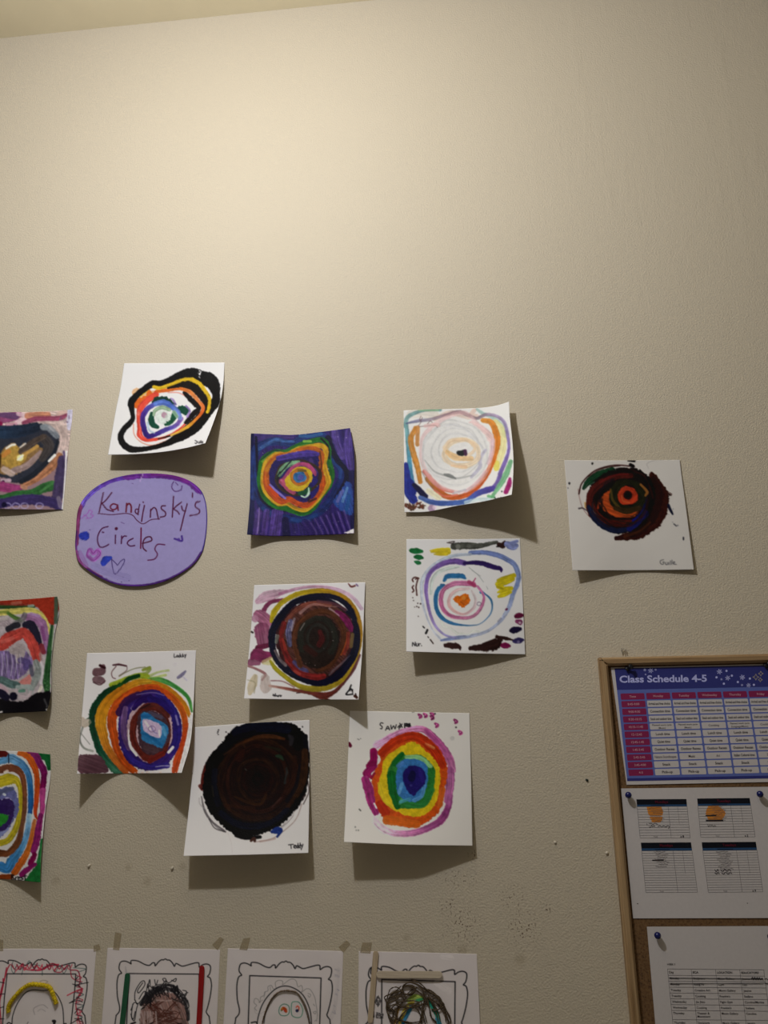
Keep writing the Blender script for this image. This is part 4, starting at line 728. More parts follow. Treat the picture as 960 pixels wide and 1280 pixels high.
# --- rainbow rings
def p_rainbow():
    W = (174, 171, 169); c = Canvas(420, 875, .1875, (30, 50, 930, 1000), W)
    c.S('290,740,20 260,800,40 310,860,50 400,890,40 520,885,44 620,850,44 700,800,50 745,720,44 760,640,40', [(186, 160, 180), (190, 168, 186), (196, 164, 188), (196, 130, 176), (180, 104, 158), (170, 86, 150), (156, 70, 134), (150, 64, 130), (164, 96, 150)], 46, .95, st=.25)
    c.S('270,300,50 330,270,44 420,220,40 520,195,40 590,200,44 660,260,50 720,330,50 760,400,54 780,470,40', [(196, 150, 186), (190, 130, 176), (196, 130, 172), (190, 120, 164), (182, 100, 152), (172, 84, 144), (176, 96, 150), (180, 116, 160)], 46, st=.25)
    c.S('755,470,60 760,560,60 745,670,50', (164, 90, 146), 60, .9, st=.25); c.S('600,200 680,280', (166, 70, 136), 26, .6)
    c.S('250,345,50 250,400,50 225,440,50', (150, 20, 92), 50, st=.25); c.S('250,440,50 205,485,50 210,500,50', (150, 30, 100), 54, st=.25); c.S('195,530,50 220,600,66 240,680,60 265,745,50', (160, 50, 120), 60, st=.3); c.S('225,430 260,420', (120, 10, 70), 30, .7)
    c.B('290,420 300,330 380,280 440,235 520,215 600,250 680,320 735,420 740,520 720,620 700,720 640,790 520,850 420,835 330,800 275,720 250,600 240,510', (212, 88, 30), warp=8, st=.2)
    c.S('310,350,60 400,275,60 500,240,56 580,265,60 660,340,64 710,430,54', (198, 60, 26), 60, st=.22); c.S('300,700,70 330,750,60', (188, 52, 24), 60, .9); c.S('340,800,60 420,810,60 540,830', (220, 110, 34), 50, .9); c.S('600,290,14 650,320', (226, 170, 110), 20, .7, dry=.3); c.S('690,700,40 710,600', (216, 110, 44), 40, .8); c.S('330,370 410,300', (214, 90, 34), 12, .8)
    c.S('255,490,16 235,520', (160, 30, 70), 18); c.S('255,690,10 270,720', (226, 220, 220), 10)
    c.B('305,480 325,390 400,330 470,290 520,280 590,330 660,400 695,480 690,580 670,680 600,760 510,780 420,750 340,700 285,620 285,550', (226, 198, 36), warp=7, st=.18); c.S('290,560 320,660 390,720', (232, 206, 50), 30, .7); c.S('640,420 670,520 640,660', (220, 190, 30), 26, .7)
    c.B('345,470 390,390 440,345 470,370 560,365 640,430 662,490 650,600 610,700 520,722 420,722 380,690 345,560', (48, 124, 56), warp=5, st=.3); c.S('370,500,60 380,600,60 410,710,40', (20, 104, 44), 56, st=.3); c.S('390,420 440,360,30', (24, 110, 46), 40); c.S('470,380,26 560,385,34 630,440,30', (120, 172, 120), 30, st=.2); c.S('470,690 580,700 640,600', (50, 136, 70), 40, .8, st=.3); c.S('425,690 440,660', (90, 170, 110), 20, .8)
    c.B('400,500 420,430 460,395 540,395 600,430 612,490 606,570 560,665 500,680 420,640 402,570', (62, 124, 192), warp=5, st=.25); c.S('420,620 440,560', (110, 170, 214), 24, .6); c.S('590,560 570,640 520,670', (90, 150, 206), 26, .8); c.S('415,440 440,420', (80, 130, 200), 30, .8); c.S('430,680 490,660', (80, 160, 190), 20, .8)
    c.B('448,490 480,445 540,440 595,480 592,560 545,610 520,640 480,610 450,550', (36, 26, 108), warp=5, st=.25); c.S('510,490,40 505,520', (18, 14, 60), 50, .8); c.S('560,470 580,540', (50, 36, 130), 30, .7); c.S('500,570', (60, 56, 130), 16)
    for x, y in ((560, 105), (595, 100), (640, 95), (640, 115), (670, 165), (798, 140), (828, 215)): c.S([(x-9, y-8, 14), (x+6, y+4, 22), (x-2, y+14, 14)], (164, 60, 124), st=.5); c.S([(x, y)], (200, 150, 180), 8)
    c.S('88,290,20 95,305', (110, 16, 56), 22); c.S('508,80 525,77', (40, 40, 40), 5); c.S('575,68 580,72', (40, 40, 40), 6); c.S('660,92', (30, 20, 30), 10); c.S('800,182', (30, 20, 30), 10); c.dots(3, 140, 250, 165, 265, (40, 40, 40), 3); c.S('155,728 165,738', (60, 60, 60), 6); c.dots(3, 120, 840, 160, 870, (110, 110, 110), 4); c.S('775,255', (150, 150, 150), 30, .5)
    c.L('314,155 300,152 294,165 308,178 304,192 296,190|330,202 345,175 358,200|336,192 354,190|366,168 370,194 384,172 394,192 402,164|412,182 425,168 420,195|425,155 442,182|428,184 440,160', w=5); c.L('458,158 458,184|458,160 472,158 470,170 460,172|474,158 474,176|482,160 492,158|485,162 484,178 496,174|486,168 494,166', w=8)
    return sheet('painting', c, '437.4,888.5 512,890 586.9,891.5', '429.9,1052.6 510,1056 590.6,1057.3', '437.4,888.5 434,970 429.9,1052.6', '586.9,891.5 589,975 590.6,1057.3',
        ((.3, .3, 1), (12, 11, 5), (46, 43, 40, 28, 15.5)), (172, 172, .88, (.77, 11)),
        'white sheet with bold rainbow rings from pink edge to dark blue centre', 'painting', PG)
p_rainbow()

# --- bright rings with a green dot at the left edge, lower
def p_green_dot():
    W = (190, 188, 190); c = Canvas(0, 925, .15234, (-720, 50, 450, 1220), W)
    cx = -70
    def ring(rx, ry, w, cols, **k):
        c.R(cx, 640, rx, ry, w, cols, jit=.012, n=22, **k)
    c.B('-720,50 450,50 450,1220 -720,1220', W, smooth=False, st=.06)
    c.S('320,130,60 390,140,70 405,230,40', (30, 104, 56), 60, st=.3); c.S('345,820,24 340,920,44 320,1040,60 300,1130,90 250,1150', (40, 120, 66), 60, st=.3); c.S('350,860 335,1000', (110, 170, 110), 14, .6)
    c.B('220,1130 330,1000 335,1170 200,1165', (36, 118, 60), st=.3)
    c.S('-460,110,60 -660,300,60 -690,640 -650,1000 -480,1130', (130, 40, 110), 60, st=.3)
    c.S('230,110,40 290,130,60 330,200,60 360,250,56 358,330,50 350,400,50', [(150, 60, 120), (130, 40, 110), (126, 30, 100), (110, 20, 80), (120, 14, 80)], 54, st=.3, rough=.2)
    c.S('352,420,60 350,500,50 345,600,36', (176, 70, 136), 50, st=.25); c.S('335,620,40 310,750,60 290,860,60 270,900,60', (140, 40, 110), 56, st=.3, rough=.2); c.S('285,940,40 250,1010,46', (136, 20, 84), 46, st=.2, rough=.25); c.S('290,1020,30 230,1060,44 180,1100,50', (140, 30, 106), 44, rough=.3)
    c.S('-440,150,60 -600,330,60 -630,640 -600,950 -430,1090', (206, 96, 36), 54, st=.25)
    c.S('160,110,40 220,130,50 270,200,54 300,280,46 305,380,44 300,480,40 290,600,30 305,650,10', [(214, 110, 44), (210, 100, 40), (206, 90, 34), (202, 84, 34), (196, 76, 34), (190, 70, 40)], 46, st=.2, rough=.2)
    c.S('285,660,30 265,760,36 245,850,40 215,940,50 170,1010,60 120,1080,60', [(206, 130, 80), (204, 116, 56), (210, 120, 50), (206, 108, 44), (196, 100, 40)], 48, st=.25, rough=.2); c.S('-300,1130,50 -100,1125 40,1125,44 90,1120', (150, 70, 30), 44, st=.2)
    c.S('-300,150,60 -500,330,60 -540,640 -500,930 -320,1060', (70, 130, 190), 54, st=.25)
    c.S('-100,190,60 0,175,54 80,150,70 130,170,70 190,210,60 235,290,50 250,400,46 252,520,46 245,600,34', [(80, 140, 196), (90, 150, 200), (110, 160, 206), (90, 146, 200), (70, 130, 190), (46, 116, 180), (40, 104, 176), (36, 90, 160)], 56, st=.25, rough=.15)
    c.S('240,620,40 230,720,44 205,820,50 160,910,60 100,990,80 60,1060,70 0,1040,80 -200,1050', [(150, 186, 216), (110, 160, 206), (90, 148, 200), (70, 136, 196), (60, 130, 196), (60, 132, 198), (70, 130, 190)], 56, st=.25)
    c.S('70,110,8 72,190', (30, 40, 60), 8); c.S('-60,120,60 0,110,60 40,115,50', (98, 32, 30), 50, st=.2)
    c.S('-250,280,50 -100,235 0,245,60 60,230,60 130,240,60 180,290,46 200,400,40 200,560,40 180,700,40 155,820,50 110,890,54 60,930,50 0,930,60 -200,930,60 -400,800,50 -440,600 -400,400', [(126, 78, 54), (130, 80, 60), (128, 76, 50), (120, 80, 60), (116, 70, 44), (112, 62, 34), (116, 66, 44), (126, 72, 46), (120, 70, 44)], 46, closed=True, st=.3)
    c.S('40,265 60,255', (215, 200, 190), 24, .8); c.S('-300,420,60 -150,340 0,340,90 80,320,90 140,340,50 165,420,34 165,560,34 145,680,44 100,780,50 30,840,50 -150,850,60 -320,780,50 -360,600', (196, 180, 50), 50, closed=True, st=.25)
    c.B('-300,600 -200,430 0,400 80,385 130,430 155,520 145,600 90,700 0,800 -150,800 -280,720', (104, 108, 164), st=.25); c.S('0,440,40 60,410,40 100,400', (90, 96, 130), 34, .8); c.S('30,445 40,450', (190, 196, 220), 20); c.S('0,500 60,475 100,500', (176, 170, 210), 12, .8); c.S('0,780,30 60,730', (140, 150, 200), 30, .8)
    c.B('-240,620 -150,500 0,490 70,480 115,530 110,630 60,720 0,750 -130,750', (62, 44, 104), st=.22); c.S('-60,560,70 40,560', (54, 34, 96), 60, .8)
    c.B('-110,630 -40,605 10,605 50,615 72,625 50,670 0,710 -80,700', (52, 146, 56), st=.25, warp=6); c.S('60,620 75,615', (90, 110, 110), 8, .8)
    c.L('95,1105 95,1150|95,1105 115,1110 98,1125 120,1140 97,1150|128,1125 128,1150|128,1130 145,1122|150,1135 165,1130 152,1125 150,1148 168,1148|188,1122 172,1130 190,1140 172,1150|205,1105 205,1150|195,1118 218,1115', (24, 22, 30), 7)
    c.S('400,290,10 385,400,14 372,520,10', W, 14)
    return sheet('painting', c, '-105,935.5 0,938.4 30.5,939.5 62.8,943', '-112,1092 0,1098.7 50.3,1103.2', '-105,935.5 -112,1092',
        '62.8,943 63.2,966 61,986 57,1010 53.3,1047 51,1077 50.3,1103.2', ((.3, .3, 2), (2, 1, 1, 1, 9), (6, 4, 1, 3, 25)), (190, 165, .82, (.77, 10)),
        'lowest painting at the left edge, bright rings around a green dot in purple', 'painting', PG)
p_green_dot()

# ------------------------------------------------------------------ the purple title sign
def sign():
    c = Canvas(80, 580, .19792, (40, 30, 940, 800), (150, 141, 193), step=2.0)
    out = P('75,430 70,500 75,560 95,620 150,670 230,720 330,760 430,772 540,765 650,735 740,690 820,630 870,560 890,490 902,400 903,300 890,220 860,160 800,110 720,78 620,62 500,60 400,70 300,95 210,140 140,200 95,270 80,340')
    c.B('40,30 940,30 940,800 40,800', (150, 141, 193), smooth=False, st=.03)
    def band(i, j, w, col, **k):
        c.S([out[q % len(out)] + (w,) for q in range(i, j)], col, **k)
    band(0, 28, 10, (84, 50, 140), st=.3); band(19, 27, 50, (98, 62, 170), st=.4); band(17, 23, 62, (110, 48, 150), st=.35); band(24, 28, 46, (104, 80, 190), st=.5); band(26, 30, 44, (126, 54, 104), st=.35); band(28, 33, 24, (96, 46, 120), st=.4)
    band(2, 6, 34, (126, 60, 120), st=.4); band(4, 10, 22, (82, 40, 130), st=.4); band(9, 13, 20, (78, 40, 120), st=.35); band(12, 18, 9, (74, 56, 150)); c.S('560,62 680,70 780,110', (120, 40, 130), 26, .7, st=.3)
    c.S('500,60 480,110', (190, 160, 210), 7, .7)
    ink = (86, 28, 66)
    c.L('248,182 236,240 222,304|302,180 268,225 238,252|238,245 270,285 312,300', ink, 8)
    c.L('335,258 310,252 292,270 305,288 330,282 338,258 342,292', (110, 28, 60), 9); c.L('396,250 392,302|396,262 412,250 424,268 424,304', (110, 28, 50), 10)
    c.L('472,288 455,285 450,302 462,315 472,300|478,255 470,290 468,320', ink, 7); c.L('508,262 498,310 490,362|500,240 501,243', ink, 8)
    c.L('548,286 545,336|546,296 566,276 582,286 590,320 597,348|640,264 618,266 616,284 640,305 638,328 608,336', ink, 8)
    c.L('692,205 688,270 684,336|742,240 715,262 694,284 715,298 728,316|742,266 750,292 768,298|778,252 758,325 745,380 735,420|812,185 811,210', ink, 8)
    c.L('858,236 834,244 830,270 856,292 846,316 795,326', ink, 8)
    c.L('215,312 300,320 390,312 435,325 460,355 500,378 550,352 605,347', ink, 5)
    c.L('278,395 240,408 215,450 213,492 228,524 258,522 282,508|242,430 250,432|325,450 324,502|364,455 362,502|365,472 378,456 394,456|436,470 410,484 400,502 418,518 446,515', (84, 28, 78), 8)
    c.S('330,408', ink, 20); c.L('487,405 486,470 484,532', (110, 30, 76), 9); c.L('496,502 552,484 545,460 516,466 500,492 500,530 520,550', ink, 8); c.L('636,510 592,508 574,538 590,570 572,600 530,608', (100, 40, 90), 8)
    c.L('698,472 745,486 743,456', (78, 50, 150), 12); c.S('725,475', (78, 50, 150), 18, .7)
    c.L('692,112 680,145 700,172 738,164 745,138|716,128 718,132|706,118 708,122', (90, 50, 120), 6); c.L('798,125 806,156', (100, 60, 130), 7)
    c.S('118,455,50 130,455,60', (46, 62, 178), st=.3); c.S('250,625,40 265,605,44 295,592,20', (44, 60, 170), st=.3)
    c.S('150,560,16 165,540 185,565 215,545 222,575 185,605 150,580', (160, 90, 180), 26, .8, st=.4); c.L('150,545 145,575 182,608 222,580 228,558 205,545 184,565 165,536 150,545', (140, 70, 160), 6)
    c.L('300,600 330,630 338,638 360,612 382,602 372,638 325,695 308,660 300,600', (70, 50, 120), 5); c.L('110,345 150,310 160,290 178,300 168,318 185,325 170,340 140,345|125,320 150,335', (160, 100, 190), 7, .8)
    c.S('100,560,30 140,640,30', (150, 110, 180), 24, .6); c.L('360,368 380,376|430,122 436,124|160,415 168,418', (120, 96, 160), 5)
    c.S('190,650 300,690 400,720', (130, 120, 180), 50, .35); c.dots(10, 200, 690, 420, 750, (90, 70, 140), 2.5)
    n = 320; o = catmull(out, 12, True)[::-1]; d = np.r_[0, np.cumsum(np.hypot(*np.diff(o, axis=0).T))]; s = np.linspace(0, d[-1], n, endpoint=False)
    ox, oy = 80+np.interp(s, d, o[:, 0])*.19792, 580+np.interp(s, d, o[:, 1])*.19792
    k = np.linspace(1.0, 0.004, 110)[:, None]; X = 176+(ox[None]-176)*k; Y = 663+(oy[None]-663)*k
    h = 0.0012+np.clip((Y-640)/95, 0, 1)**2*0.006+np.clip((150-X)/60, 0, 1)**2*0.003
    img, pn = c.sample(X, Y)
    c.W, c.Wa, c.pa, c.tone = np.array([205.0]*3), 200.0, 0.82, (0.86, 2.0)
    g = grid_obj('paper_sign', pts3(X, Y, h), img, pn*0.2, c, wrap=True)
    return tag(g, "rounded lavender paper sign with a two-line handwritten title and purple rim", 'sign')
sign()
# ------------------------------------------------------------------ generic solids
def tube(paths, rad, mat, name, parent, seg=8, jitter=0.0, fuzz=0, closed=False):
    V, F = [], []
    for p in paths:
        p = np.asarray(p, float); n = len(p)
        T = np.gradient(p, axis=0); T /= np.linalg.norm(T, axis=1)[:, None]+1e-12
        ref = np.array([0, -1.0, 0.0]); N = ref-(T@ref)[:, None]*T; N /= np.linalg.norm(N, axis=1)[:, None]+1e-9; Bn = np.cross(T, N)
        b0 = len(V)
        for i in range(n):
            r = rad*(1+jitter*rng.normal())*(0.35 if i in (0, n-1) and not closed else 1.0)
            for k in range(seg):
                a = 2*math.pi*k/seg; V.append(p[i]+r*(math.cos(a)*N[i]+math.sin(a)*Bn[i]))
        for i in range(n-1):
            for k in range(seg):
                k2 = (k+1) % seg; F.append((b0+i*seg+k, b0+i*seg+k2, b0+(i+1)*seg+k2, b0+(i+1)*seg+k))
        F.append(tuple(b0+k for k in range(seg))[::-1]); F.append(tuple(b0+(n-1)*seg+k for k in range(seg)))
        for _ in range(fuzz):
            i = rng.integers(0, n); a = rng.uniform(0, 2*math.pi); d = math.cos(a)*N[i]+math.sin(a)*Bn[i]; s = T[i]
            q = p[i]+d*rad*0.9; tip = p[i]+d*rad*rng.uniform(1.15, 1.7)+s*rad*rng.normal()*0.3; b = len(V)
            w_ = 0.00022; V += [q-s*w_, q+s*w_, tip]; F.append((b, b+1, b+2))
    return link(name, mesh(name, V, F, mat), parent)
def zpath(crop, zs, h, k=6):
    """polyline in crop coordinates -> smooth 3-D path h metres in front of the wall"""
    x0, y0, s = crop; q = catmull(np.array([p[:2] for p in P(zs)], float), k)
    return pts3(x0+q[:, 0]*s, y0+q[:, 1]*s, h)
def bar(crop, a, b, w, h0, h1, mat, name, parent, round_=True):
    """a flat stick with rounded ends from a to b (crop coordinates), bevelled rim"""
    x0, y0, s = crop; A, B_ = np.array(a, float), np.array(b, float); d = (B_-A)/np.linalg.norm(B_-A); n = np.array([-d[1], d[0]])
    def outline(hw):
        pts = []
        for c_, sg in ((A+d*w*0.5, -1), (B_-d*w*0.5, 1)):
            for t in np.linspace(-math.pi/2, math.pi/2, 9): pts.append(c_+sg*(d*math.cos(t)*hw + n*math.sin(t)*hw))
        return np.array(pts)
    V, F = [], []
    for hw, h in ((w*0.5, h0), (w*0.5, h1-0.0003), (w*0.5-w*0.06, h1)):
        o = outline(hw); V += list(pts3(x0+o[:, 0]*s, y0+o[:, 1]*s, h))
    m = 18
    for r in range(2):
        for k in range(m): F.append((r*m+k, r*m+(k+1) % m, (r+1)*m+(k+1) % m, (r+1)*m+k))
    F.append(tuple(range(2*m, 3*m))); F.append(tuple(range(m))[::-1])
    me = mesh(name, V, F, mat, smooth=False); bm = bmesh.new(); bm.from_mesh(me); bmesh.ops.recalc_face_normals(bm, faces=bm.faces); bm.to_mesh(me); bm.free()
    return link(name, me, parent)
def wood_mat(name, c0, c1, scale, rough=0.6, dist=0.0004):
    t = NT(name); v = t.coord(scale); nz = t.noise(v, 1.0, 5, 0.6)
    t.l(t.ramp(nz, [(0.3, c0), (0.5, tuple((np.array(c0)+np.array(c1))/2)), (0.68, c1)]), t.b.inputs['Base Color'])
    t.bump(nz, 0.25, dist); t.set(Roughness=rough); t.b.inputs['Specular IOR Level'].default_value = 0.3
    return t.m
STICK_V = wood_mat('plain_birch_stick_upright', (0.44, 0.335, 0.225), (0.56, 0.45, 0.32), (500, 500, 30))
STICK_H = wood_mat('plain_birch_stick_level', (0.52, 0.43, 0.33), (0.66, 0.57, 0.45), (30, 500, 500))
STICK_G = wood_mat('green_dyed_stick', (0.014, 0.085, 0.042), (0.02, 0.11, 0.055), (500, 500, 30))
STICK_R = wood_mat('red_dyed_stick', (0.28, 0.005, 0.007), (0.34, 0.009, 0.011), (500, 500, 30))
FUZZ = flat_mat('yellow_chenille', (0.62, 0.46, 0.02), 0.9, 0.1, 0.4, 500)
YARN = flat_mat('dark_brown_yarn', (0.085, 0.060, 0.038), 0.9, 0.15, 0.5, 1200)
YARN2 = flat_mat('faded_brown_yarn', (0.16, 0.115, 0.08), 0.9, 0.1, 0.3, 1200)
def tape_material():
    t = NT('aged_clear_tape'); tr = t.n('ShaderNodeBsdfTransparent'); tr.inputs[0].default_value = (0.96, 0.95, 0.92, 1)
    mx = t.n('ShaderNodeMixShader'); out = t.t.nodes['Material Output']
    t.l(t.ramp(t.noise(t.coord(), 120, 3), [(0.3, (0.50, 0.42, 0.29)), (0.7, (0.56, 0.47, 0.33))]), t.b.inputs['Base Color']); t.set(Roughness=0.45)
    mx.inputs[0].default_value = 0.28; t.l(tr.outputs[0], mx.inputs[1]); t.l(t.b.outputs[0], mx.inputs[2]); t.l(mx.outputs[0], out.inputs[0])
    return t.m
TAPE = tape_material()
def tape(parent, corners, h=0.0006):
    """a strip of tape from the wall over the edge of the sheet: corners in photo pixels"""
    q = np.array(corners, float); V = []
    for f in (h, h+0.00012):
        for (x, y) in q: V.append(pts3(x, y, f))
    F = [(4, 5, 6, 7), (3, 2, 1, 0)]+[(k, (k+1) % 4, 4+(k+1) % 4, 4+k) for k in range(4)]
    return link('tape', mesh('tape', V, F, TAPE, smooth=False), parent)

# ------------------------------------------------------------------ framed self-portraits along the bottom
GD = 'self-portrait drawings in printed frames'
TOP = '95,560 118,530 120,490 104,420 99,320 108,262 120,245 134,238 116,212 115,185 126,155 155,147 185,156 205,168 203,150 215,141 260,147 310,172 345,178 366,160 384,160 388,182 412,152 435,135 450,136 465,128 478,136 498,138 520,160 534,184 546,162 580,178 600,182 650,168 700,155 720,160 722,188 745,172 775,164 802,174 808,200 800,240 785,260 806,272 816,330 805,420 786,500 778,530 800,562'
def frame_print(c, cx, cy, k, rot=0.0, inner=None, w=9.5, gap=None):
    p = np.array([q[:2] for q in P(TOP)], float)-[462, 130]
    ca, sa = math.cos(rot), math.sin(rot)
    tr = lambda q: np.stack([cx+k*(q[:, 0]*ca-q[:, 1]*sa), cy+k*(q[:, 0]*sa+q[:, 1]*ca)], 1)
    bot = p.copy(); bot[:, 1] = 1010-bot[:, 1]
    for q in (p, bot):
        t = catmull(tr(q), 3); c.S([tuple(x) for x in t], BLK, w, rough=0.05, st=.03, smooth=False)
    for x in (95-462, 800-462):
        t = tr(np.array([[x, 430], [x-8 if x < 0 else x+8, 505], [x, 580]], float)); c.S([tuple(q) for q in t], BLK, w, rough=.05)
    if inner: c.S(inner, BLK, w, rough=.05, smooth=False, st=.03)
def portrait(c, top, bottom, left, right, label, lift=((.2, .3, .2), (1.2, 1.8, 1.2), (1.5, 2, 1.5))):
    c.crumple = 0.9
    return sheet('portrait_drawing', c, top, bottom, left, right, lift, (124, 126, .76, (.95, 3)), label, 'drawing', GD, res=1.7)
WN = (127, 122, 123); K2 = (20, 19, 22)

def draw_yellow_hair():
    c = Canvas(0, 1180, .13542, (-340, 30, 900, 1600), WN, step=2.2); cr = (0, 1180, .13542)
    frame_print(c, 385, 140, 1.195, 0.012, '-20,1400 40,500 66,275 700,277 690,420 655,740 640,1400', 9)
    red = (112, 22, 38); tl = (30, 52, 52)
    for q in ('-10,600 5,450 40,330 70,230 90,190', '30,320 20,420 -5,560 10,700', '60,220 40,330 10,480', '-20,280 0,600 10,738'): c.S(q, red, 10, .9, rough=.2)
    c.S('100,190 150,240 210,180 230,230 300,240 330,200 380,230 420,210 480,180 530,200 500,250 560,260 600,220 640,200 660,300 690,330', red, 8, .9); c.S('290,240 380,240 450,205 540,190', (130, 10, 36), 14, .8); c.S('650,240 720,250 740,330 730,380', red, 10, .9)
    c.S('140,260 190,200 260,230 290,180', (140, 60, 70), 10, .7); c.S('620,475 690,440 750,420 720,490 700,560 720,660 740,738', (130, 24, 40), 10, .85); c.S('720,380 760,430 720,500', red, 8); c.S('730,600 740,640 710,700 730,760', (150, 60, 76), 9, .8)
    c.S('95,170 110,230 120,290|', tl, 6) if False else None
    for k in range(12): x = 110+k*46; c.S(f'{x},{rng.uniform(180,200)} {x+24},{rng.uniform(225,255)} {x+50},{rng.uniform(175,205)}', [(112, 22, 38), (96, 16, 34), (140, 40, 56)][k % 3], rng.uniform(6, 11), .85, rough=.2)
    for k in range(9): y = 290+k*52; c.S(f'{rng.uniform(690,710)},{y} {rng.uniform(750,775)},{y+20} {rng.uniform(695,720)},{y+46} {rng.uniform(735,765)},{y+60}', [(112, 22, 38), (30, 46, 48)][k % 2], 7, .8, rough=.2)
    for q in ('120,160 105,230 130,270 145,210', '245,190 270,155 290,190', '200,285 215,210 190,240', '330,250 300,190 370,200', '390,290 400,220 480,190', '480,190 530,210 510,260 490,240', '560,200 590,270 640,190 650,250', '680,220 790,230 720,260'): c.S(q, tl, 5, .85)
    for q in ('690,380 815,355', '670,370 740,390', '640,545 720,520 760,535', '650,540 730,490', '700,330 720,300', '690,640 720,600', '690,690 755,690', '650,738 740,690 770,738', '-10,465 40,460', '-10,350 40,360', '0,590 30,580', '-10,690 35,690'): c.S(q, BLK, 7, .95)
    c.S('110,745 118,660 160,550 230,455 300,425 400,430 460,425 510,450 550,510 580,600 588,745', BLK, 8, rough=.05); c.S('588,740 540,1000 350,1130 180,1000 110,745', BLK, 8, rough=.05)
    c.S('60,745 80,725 110,740', BLK, 9); c.S('490,712 505,712 500,732', BLK, 24); c.S('590,735 610,735', BLK, 10); c.S('250,740 260,720', (90, 84, 88), 8)
    c.S('320,650 310,600 350,570 400,560 440,590', (98, 92, 96), 8, .6); c.S('350,620 380,600 420,620', (100, 95, 98), 10, .5); c.S('370,345 400,335 440,345 420,365', (88, 84, 86), 10, .5)
    o = portrait(c, '-26,1186 47,1186 120.2,1186.6', '-43,1390 30,1390.5 107,1391', '-26,1186 -43,1390', '120.2,1186.6 113.3,1280 107,1391', 'portrait drawing with a yellow fuzzy arc of hair and red scribbles on its printed frame')
    p = zpath(cr, '80,635 75,600 85,560 110,520 150,470 200,420 250,385 300,372 380,378 440,390 470,420 490,470 510,520 520,555', 0.0045, 9)
    tube([p], 0.0030, FUZZ, 'pipe_cleaner', o, 10, 0.16, 2600)
    tape(o, ((-6, 1173), (4, 1175), (4, 1189), (-6, 1189))); tape(o, ((117, 1182), (124, 1180), (126, 1187), (117, 1190)))
draw_yellow_hair()

def draw_dark_hair():
    c = Canvas(130, 1180, .15625, (-130, 20, 960, 1400), WN, step=2.2); cr = (130, 1180, .15625)
    frame_print(c, 488, 121, 1.055, 0.008, '150,1300 200,236 760,241 770,1300', 8)
    brn = (52, 28, 24)
    c.B('300,520 330,450 400,400 480,385 560,400 620,450 665,540 680,700 640,900 480,1000 330,900 280,700', (76, 52, 48), a=.75, warp=14, ang=70, st=.5)
    for k in range(70):
        x, y = 480+rng.uniform(-1, 1)*110, 600+rng.uniform(-1, 1)*150; a = rng.uniform(-.9, .9); l = rng.uniform(30, 70)
        c.S([(x-l*math.cos(a), y-l*math.sin(a)), (x, y+rng.uniform(-14, 14)), (x+l*math.cos(a), y+l*math.sin(a))], brn, 7, .8)
    for k in range(16): x = rng.uniform(290, 420); c.S([(x, 540), (x+rng.uniform(-10, 20), 640)], (116, 104, 104), 7, .6)
    c.S('420,450 500,455 540,450', (120, 106, 104), 12, .6); c.S('450,490 470,530', (116, 104, 104), 10, .5)
    for k in range(34):
        a = math.radians(rng.uniform(195, 345)); r = rng.uniform(150, 195); x, y = 490+r*math.cos(a)*.95, 560+r*math.sin(a)*1.15
        c.S([(x, y), (x+rng.uniform(-46, 46), y-rng.uniform(10, 60)), (x+rng.uniform(-50, 50), y+rng.uniform(-10, 40)), (x+rng.uniform(-60, 60), y-rng.uniform(-20, 50))], BLK, 6, .95)
    c.S('330,450 380,390 450,350 540,350 600,400 640,460', BLK, 60, .75, dry=.35); c.S('400,380 480,340 560,360', BLK, 46, .7, dry=.3); c.S('640,440 665,520 670,600', BLK, 34, .8, dry=.3); c.S('300,480 340,420', BLK, 34, .8, dry=.3)
    c.L('245,450 250,380 290,310 320,295 325,330 280,390 270,370 310,310|250,450 270,480 330,400 350,320|350,350 365,285 370,330|405,285 415,330 430,290|480,300 470,280 490,275 500,295 520,310 575,275 570,300 540,290|215,560 225,600 245,610 260,520 270,480 240,470 215,530|230,480 220,570 235,600 250,540|280,440 320,380 360,400|630,370 660,380 650,420|670,450 680,500 660,520', BLK, 6)
    c.S('215,640 250,628', BLK, 14); c.S('175,185 180,230', (106, 101, 104), 14, .5); c.S('370,640 390,630', (30, 20, 20), 12); c.S('590,640 620,636', (30, 20, 20), 12)
    o = portrait(c, '134.4,1184.8 205,1185.4 274.9,1186.3', '117,1390 190,1391 266,1392', '134.4,1184.8 126.9,1280 117,1390', '274.9,1187 271,1280 266,1392', 'portrait drawing with scribbled dark hair between a green and a red craft stick')
    tag(bar(cr, (190, 232), (134, 745), 42, 0.0022, 0.0042, STICK_G, 'craft_stick', o), 'green craft stick')
    tag(bar(cr, (784, 172), (756, 690), 42, 0.0022, 0.0042, STICK_R, 'craft_stick', o), 'red craft stick')
    tape(o, ((144, 1165), (152, 1167), (149, 1188), (141, 1187))); tape(o, ((265, 1181), (275, 1171), (280, 1174), (272, 1188)))
draw_dark_hair()

